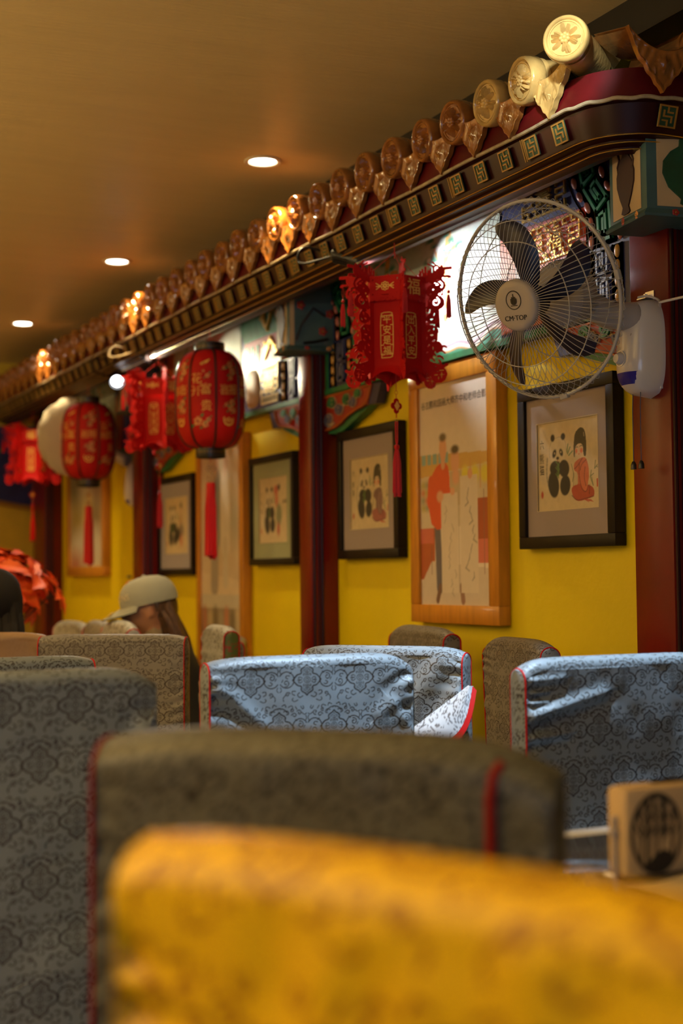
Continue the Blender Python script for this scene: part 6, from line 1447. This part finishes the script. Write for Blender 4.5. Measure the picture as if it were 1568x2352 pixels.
    if cap:
        CT = HT @ Matrix.Translation((-.004, 0, .018)) @ Matrix.Rotation(.06, 4, 'Y')
        mb = MB(); mb.lathe([(1.0, 0.0), (1.01, .020), (.985, .044), (.90, .070), (.74, .091), (.50, .105), (.22, .111), (.0001, .112)], 64, T=CT @ Matrix.Diagonal((.116, .096, 1, 1)), rfun=lambda a, z: 1-.010*abs(math.cos(3*a))**12, cap=False)
        mb.lathe([(.01, 0), (.01, .006), (.0001, .009)], 10, T=CT @ Matrix.Translation((0, 0, .110))); mb.build('cap_crown', 'cap', r)
        P = [];
        for q in np.linspace(0, 1, 9):
            P.append([CT @ V_(((.100+.082*q*max(0, math.cos(a))**.55)*math.cos(a)*1.08, (.093+.01*q)*math.sin(a), .010-.030*q*math.cos(a)-.020*(math.sin(a)**2)*q)) for a in np.linspace(-1.25, 1.25, 25)])
        mb = MB(); mb.grid(P); mb.grid([[p+V_((0, 0, -.004)) for p in row[::-1]] for row in P]); mb.grid([P[-1], [p+V_((0, 0, -.004)) for p in P[-1]]]); mb.build('cap_brim', 'cap', r)
        mb = MB(); mb.tube([p+V_((0, 0, -.003)) for p in P[-1]], .003, 6); mb.build('brim_edge', 'black', r)
        def wc(q):
            a = .62+q.x/.105; z = q.y; f = float(np.interp(z, (.0, .022, .05, .083), (1.0, 1.01, .985, .90))); return CT @ V_((.1175*f*math.cos(a), .0975*f*math.sin(a), z))
        mb = MB(); write(mb, 'ONS', 0, .045, .034, None, warp=wc, sx=1.1); mb.build('cap_lettering', 'bevel', r)
        mb = MB(); mb.add([CT @ V_(p) for p in ((.150, .010, .0015), (.172, .010, -.006), (.168, .045, -.006), (.146, .045, .000))], [(0, 1, 2, 3)]); mb.build('brim_label', 'whitet', r)
    return r
hw_ = px(343, 1398, 5.65); hd = math.atan2(.434*1.0-.05, -.901); off = .14
bx, by = hw_.x-off*math.cos(hd), hw_.y-off*math.sin(hd)
person('person in a grey baseball cap with long brown hair, looking down', (bx, by, 0), hd, (off, 0, hw_.z), .16, ('jacket', 'coatk', 'coatk'), ('hairb', .26), cap=True)
cs, sn = math.cos(hd), math.sin(hd); q = Vector((bx-.24*cs, by-.24*sn, 0)); e_ = Vector((-sn, cs, 0))
p0, p1 = (q-e_*.22, q+e_*.22)
if (p0-Vector(EYE)).length > (p1-Vector(EYE)).length: p0, p1 = p1, p0
cover_chair((p0.x, p0.y), (p1.x, p1.y), .93, 'pinkish blurred chair the person in the cap sits on', dx=.006, zlo=.7, seat=1, seed=81, cols=WARMG)
h2 = px(-4, 1392, 4.90); hd2 = math.atan2(.92, .25)
person('person with black hair seen from behind, in front of the red plant', (h2.x-.05*math.cos(hd2), h2.y-.05*math.sin(hd2), 0), hd2, (.05, 0, h2.z), .08, ('coatb', 'coatk'), ('hairk', .16))
a, b = px(-160, 1450, 4.62), px(128, 1455, 4.62)
cover_chair((a.x, a.y), (b.x, b.y), 1.0, 'chair back draped with a plain tan coat, behind the black-haired person', dx=.006, zlo=.7, seat=1, seed=91, cols=TAN, sagR=.03, sagL=.02, round_=4, pip=False, name='coat_draped_chair', wr=1.6, sd=.3)

# ------------------------------------------------------------------ red-leaved plant in a pot on a stand
pc = px(-6, 1330, 6.2)
PL = empty('potted_red_plant', (pc.x, pc.y, 0), label='big plant with glowing red-orange leaves behind the black-haired person', cat='plant')
mb = MB(); mb.lathe([(.16, .0), (.17, .03), (.13, .05), (.12, .40), (.16, .43), (.17, .46), (.0001, .46)], 24); mb.build('stand', 'legw', PL)
mb = MB(); mb.lathe([(.0001, .462), (.10, .462), (.15, .60), (.17, .72), (.175, .74), (.155, .74), (.14, .70), (.0001, .69)], 32); mb.build('pot', 'pot', PL)
def leaf_mesh(nm, ws):
    mb = MB(); P = []; o = [(0, .003), (.012, .010), (.03, .026), (.048, .040), (.060, .030), (.075, .034), (.095, .018), (.125, .001)]
    for (x, w_) in o: P.append([(x, w_*ws*s, .014*abs(s)*w_/.04-.55*x*x*6*.16) for s in (-1, -.5, 0, .5, 1)])
    mb.grid(P); return mb.mesh(nm, 'leaf', 1.2)
LM = [leaf_mesh('leaf', 1.0), leaf_mesh('leaf', .8)]
stems = MB(); R_ = np.random.RandomState(11); z0 = pc.z
for c in range(26):
    th = R_.uniform(0, 2*PI); ph = R_.uniform(.1, 1.45); R0 = R_.uniform(.18, .28); cx, cy, cz = R0*math.sin(ph)*math.cos(th)*1.05, R0*math.sin(ph)*math.sin(th), z0-.08+R0*math.cos(ph)*.85-.05*(c % 3)
    stems.tube(smooth_poly([(0, 0, .69), (cx*.3, cy*.3, (.69+cz)/2+.05), (cx, cy, cz)], 1), .004, 5)
    nrm_ = Vector((cx, cy, (cz-z0+.15))).normalized()
    for k in range(7):
        a = 2*PI*k/7+R_.uniform(-.2, .2); q = nrm_.to_track_quat('Z', 'Y').to_matrix().to_4x4() @ Matrix.Rotation(a, 4, 'Z') @ Matrix.Rotation(R_.uniform(-.05, .55), 4, 'Y'); s = R_.uniform(.75, 1.15)
        o = inst('leaf', LM[k % 2], PL); o.matrix_local = Matrix.Translation((cx, cy, cz)) @ q @ Matrix.Diagonal((s, s, s, 1))
stems.build('stem', 'legw', PL)
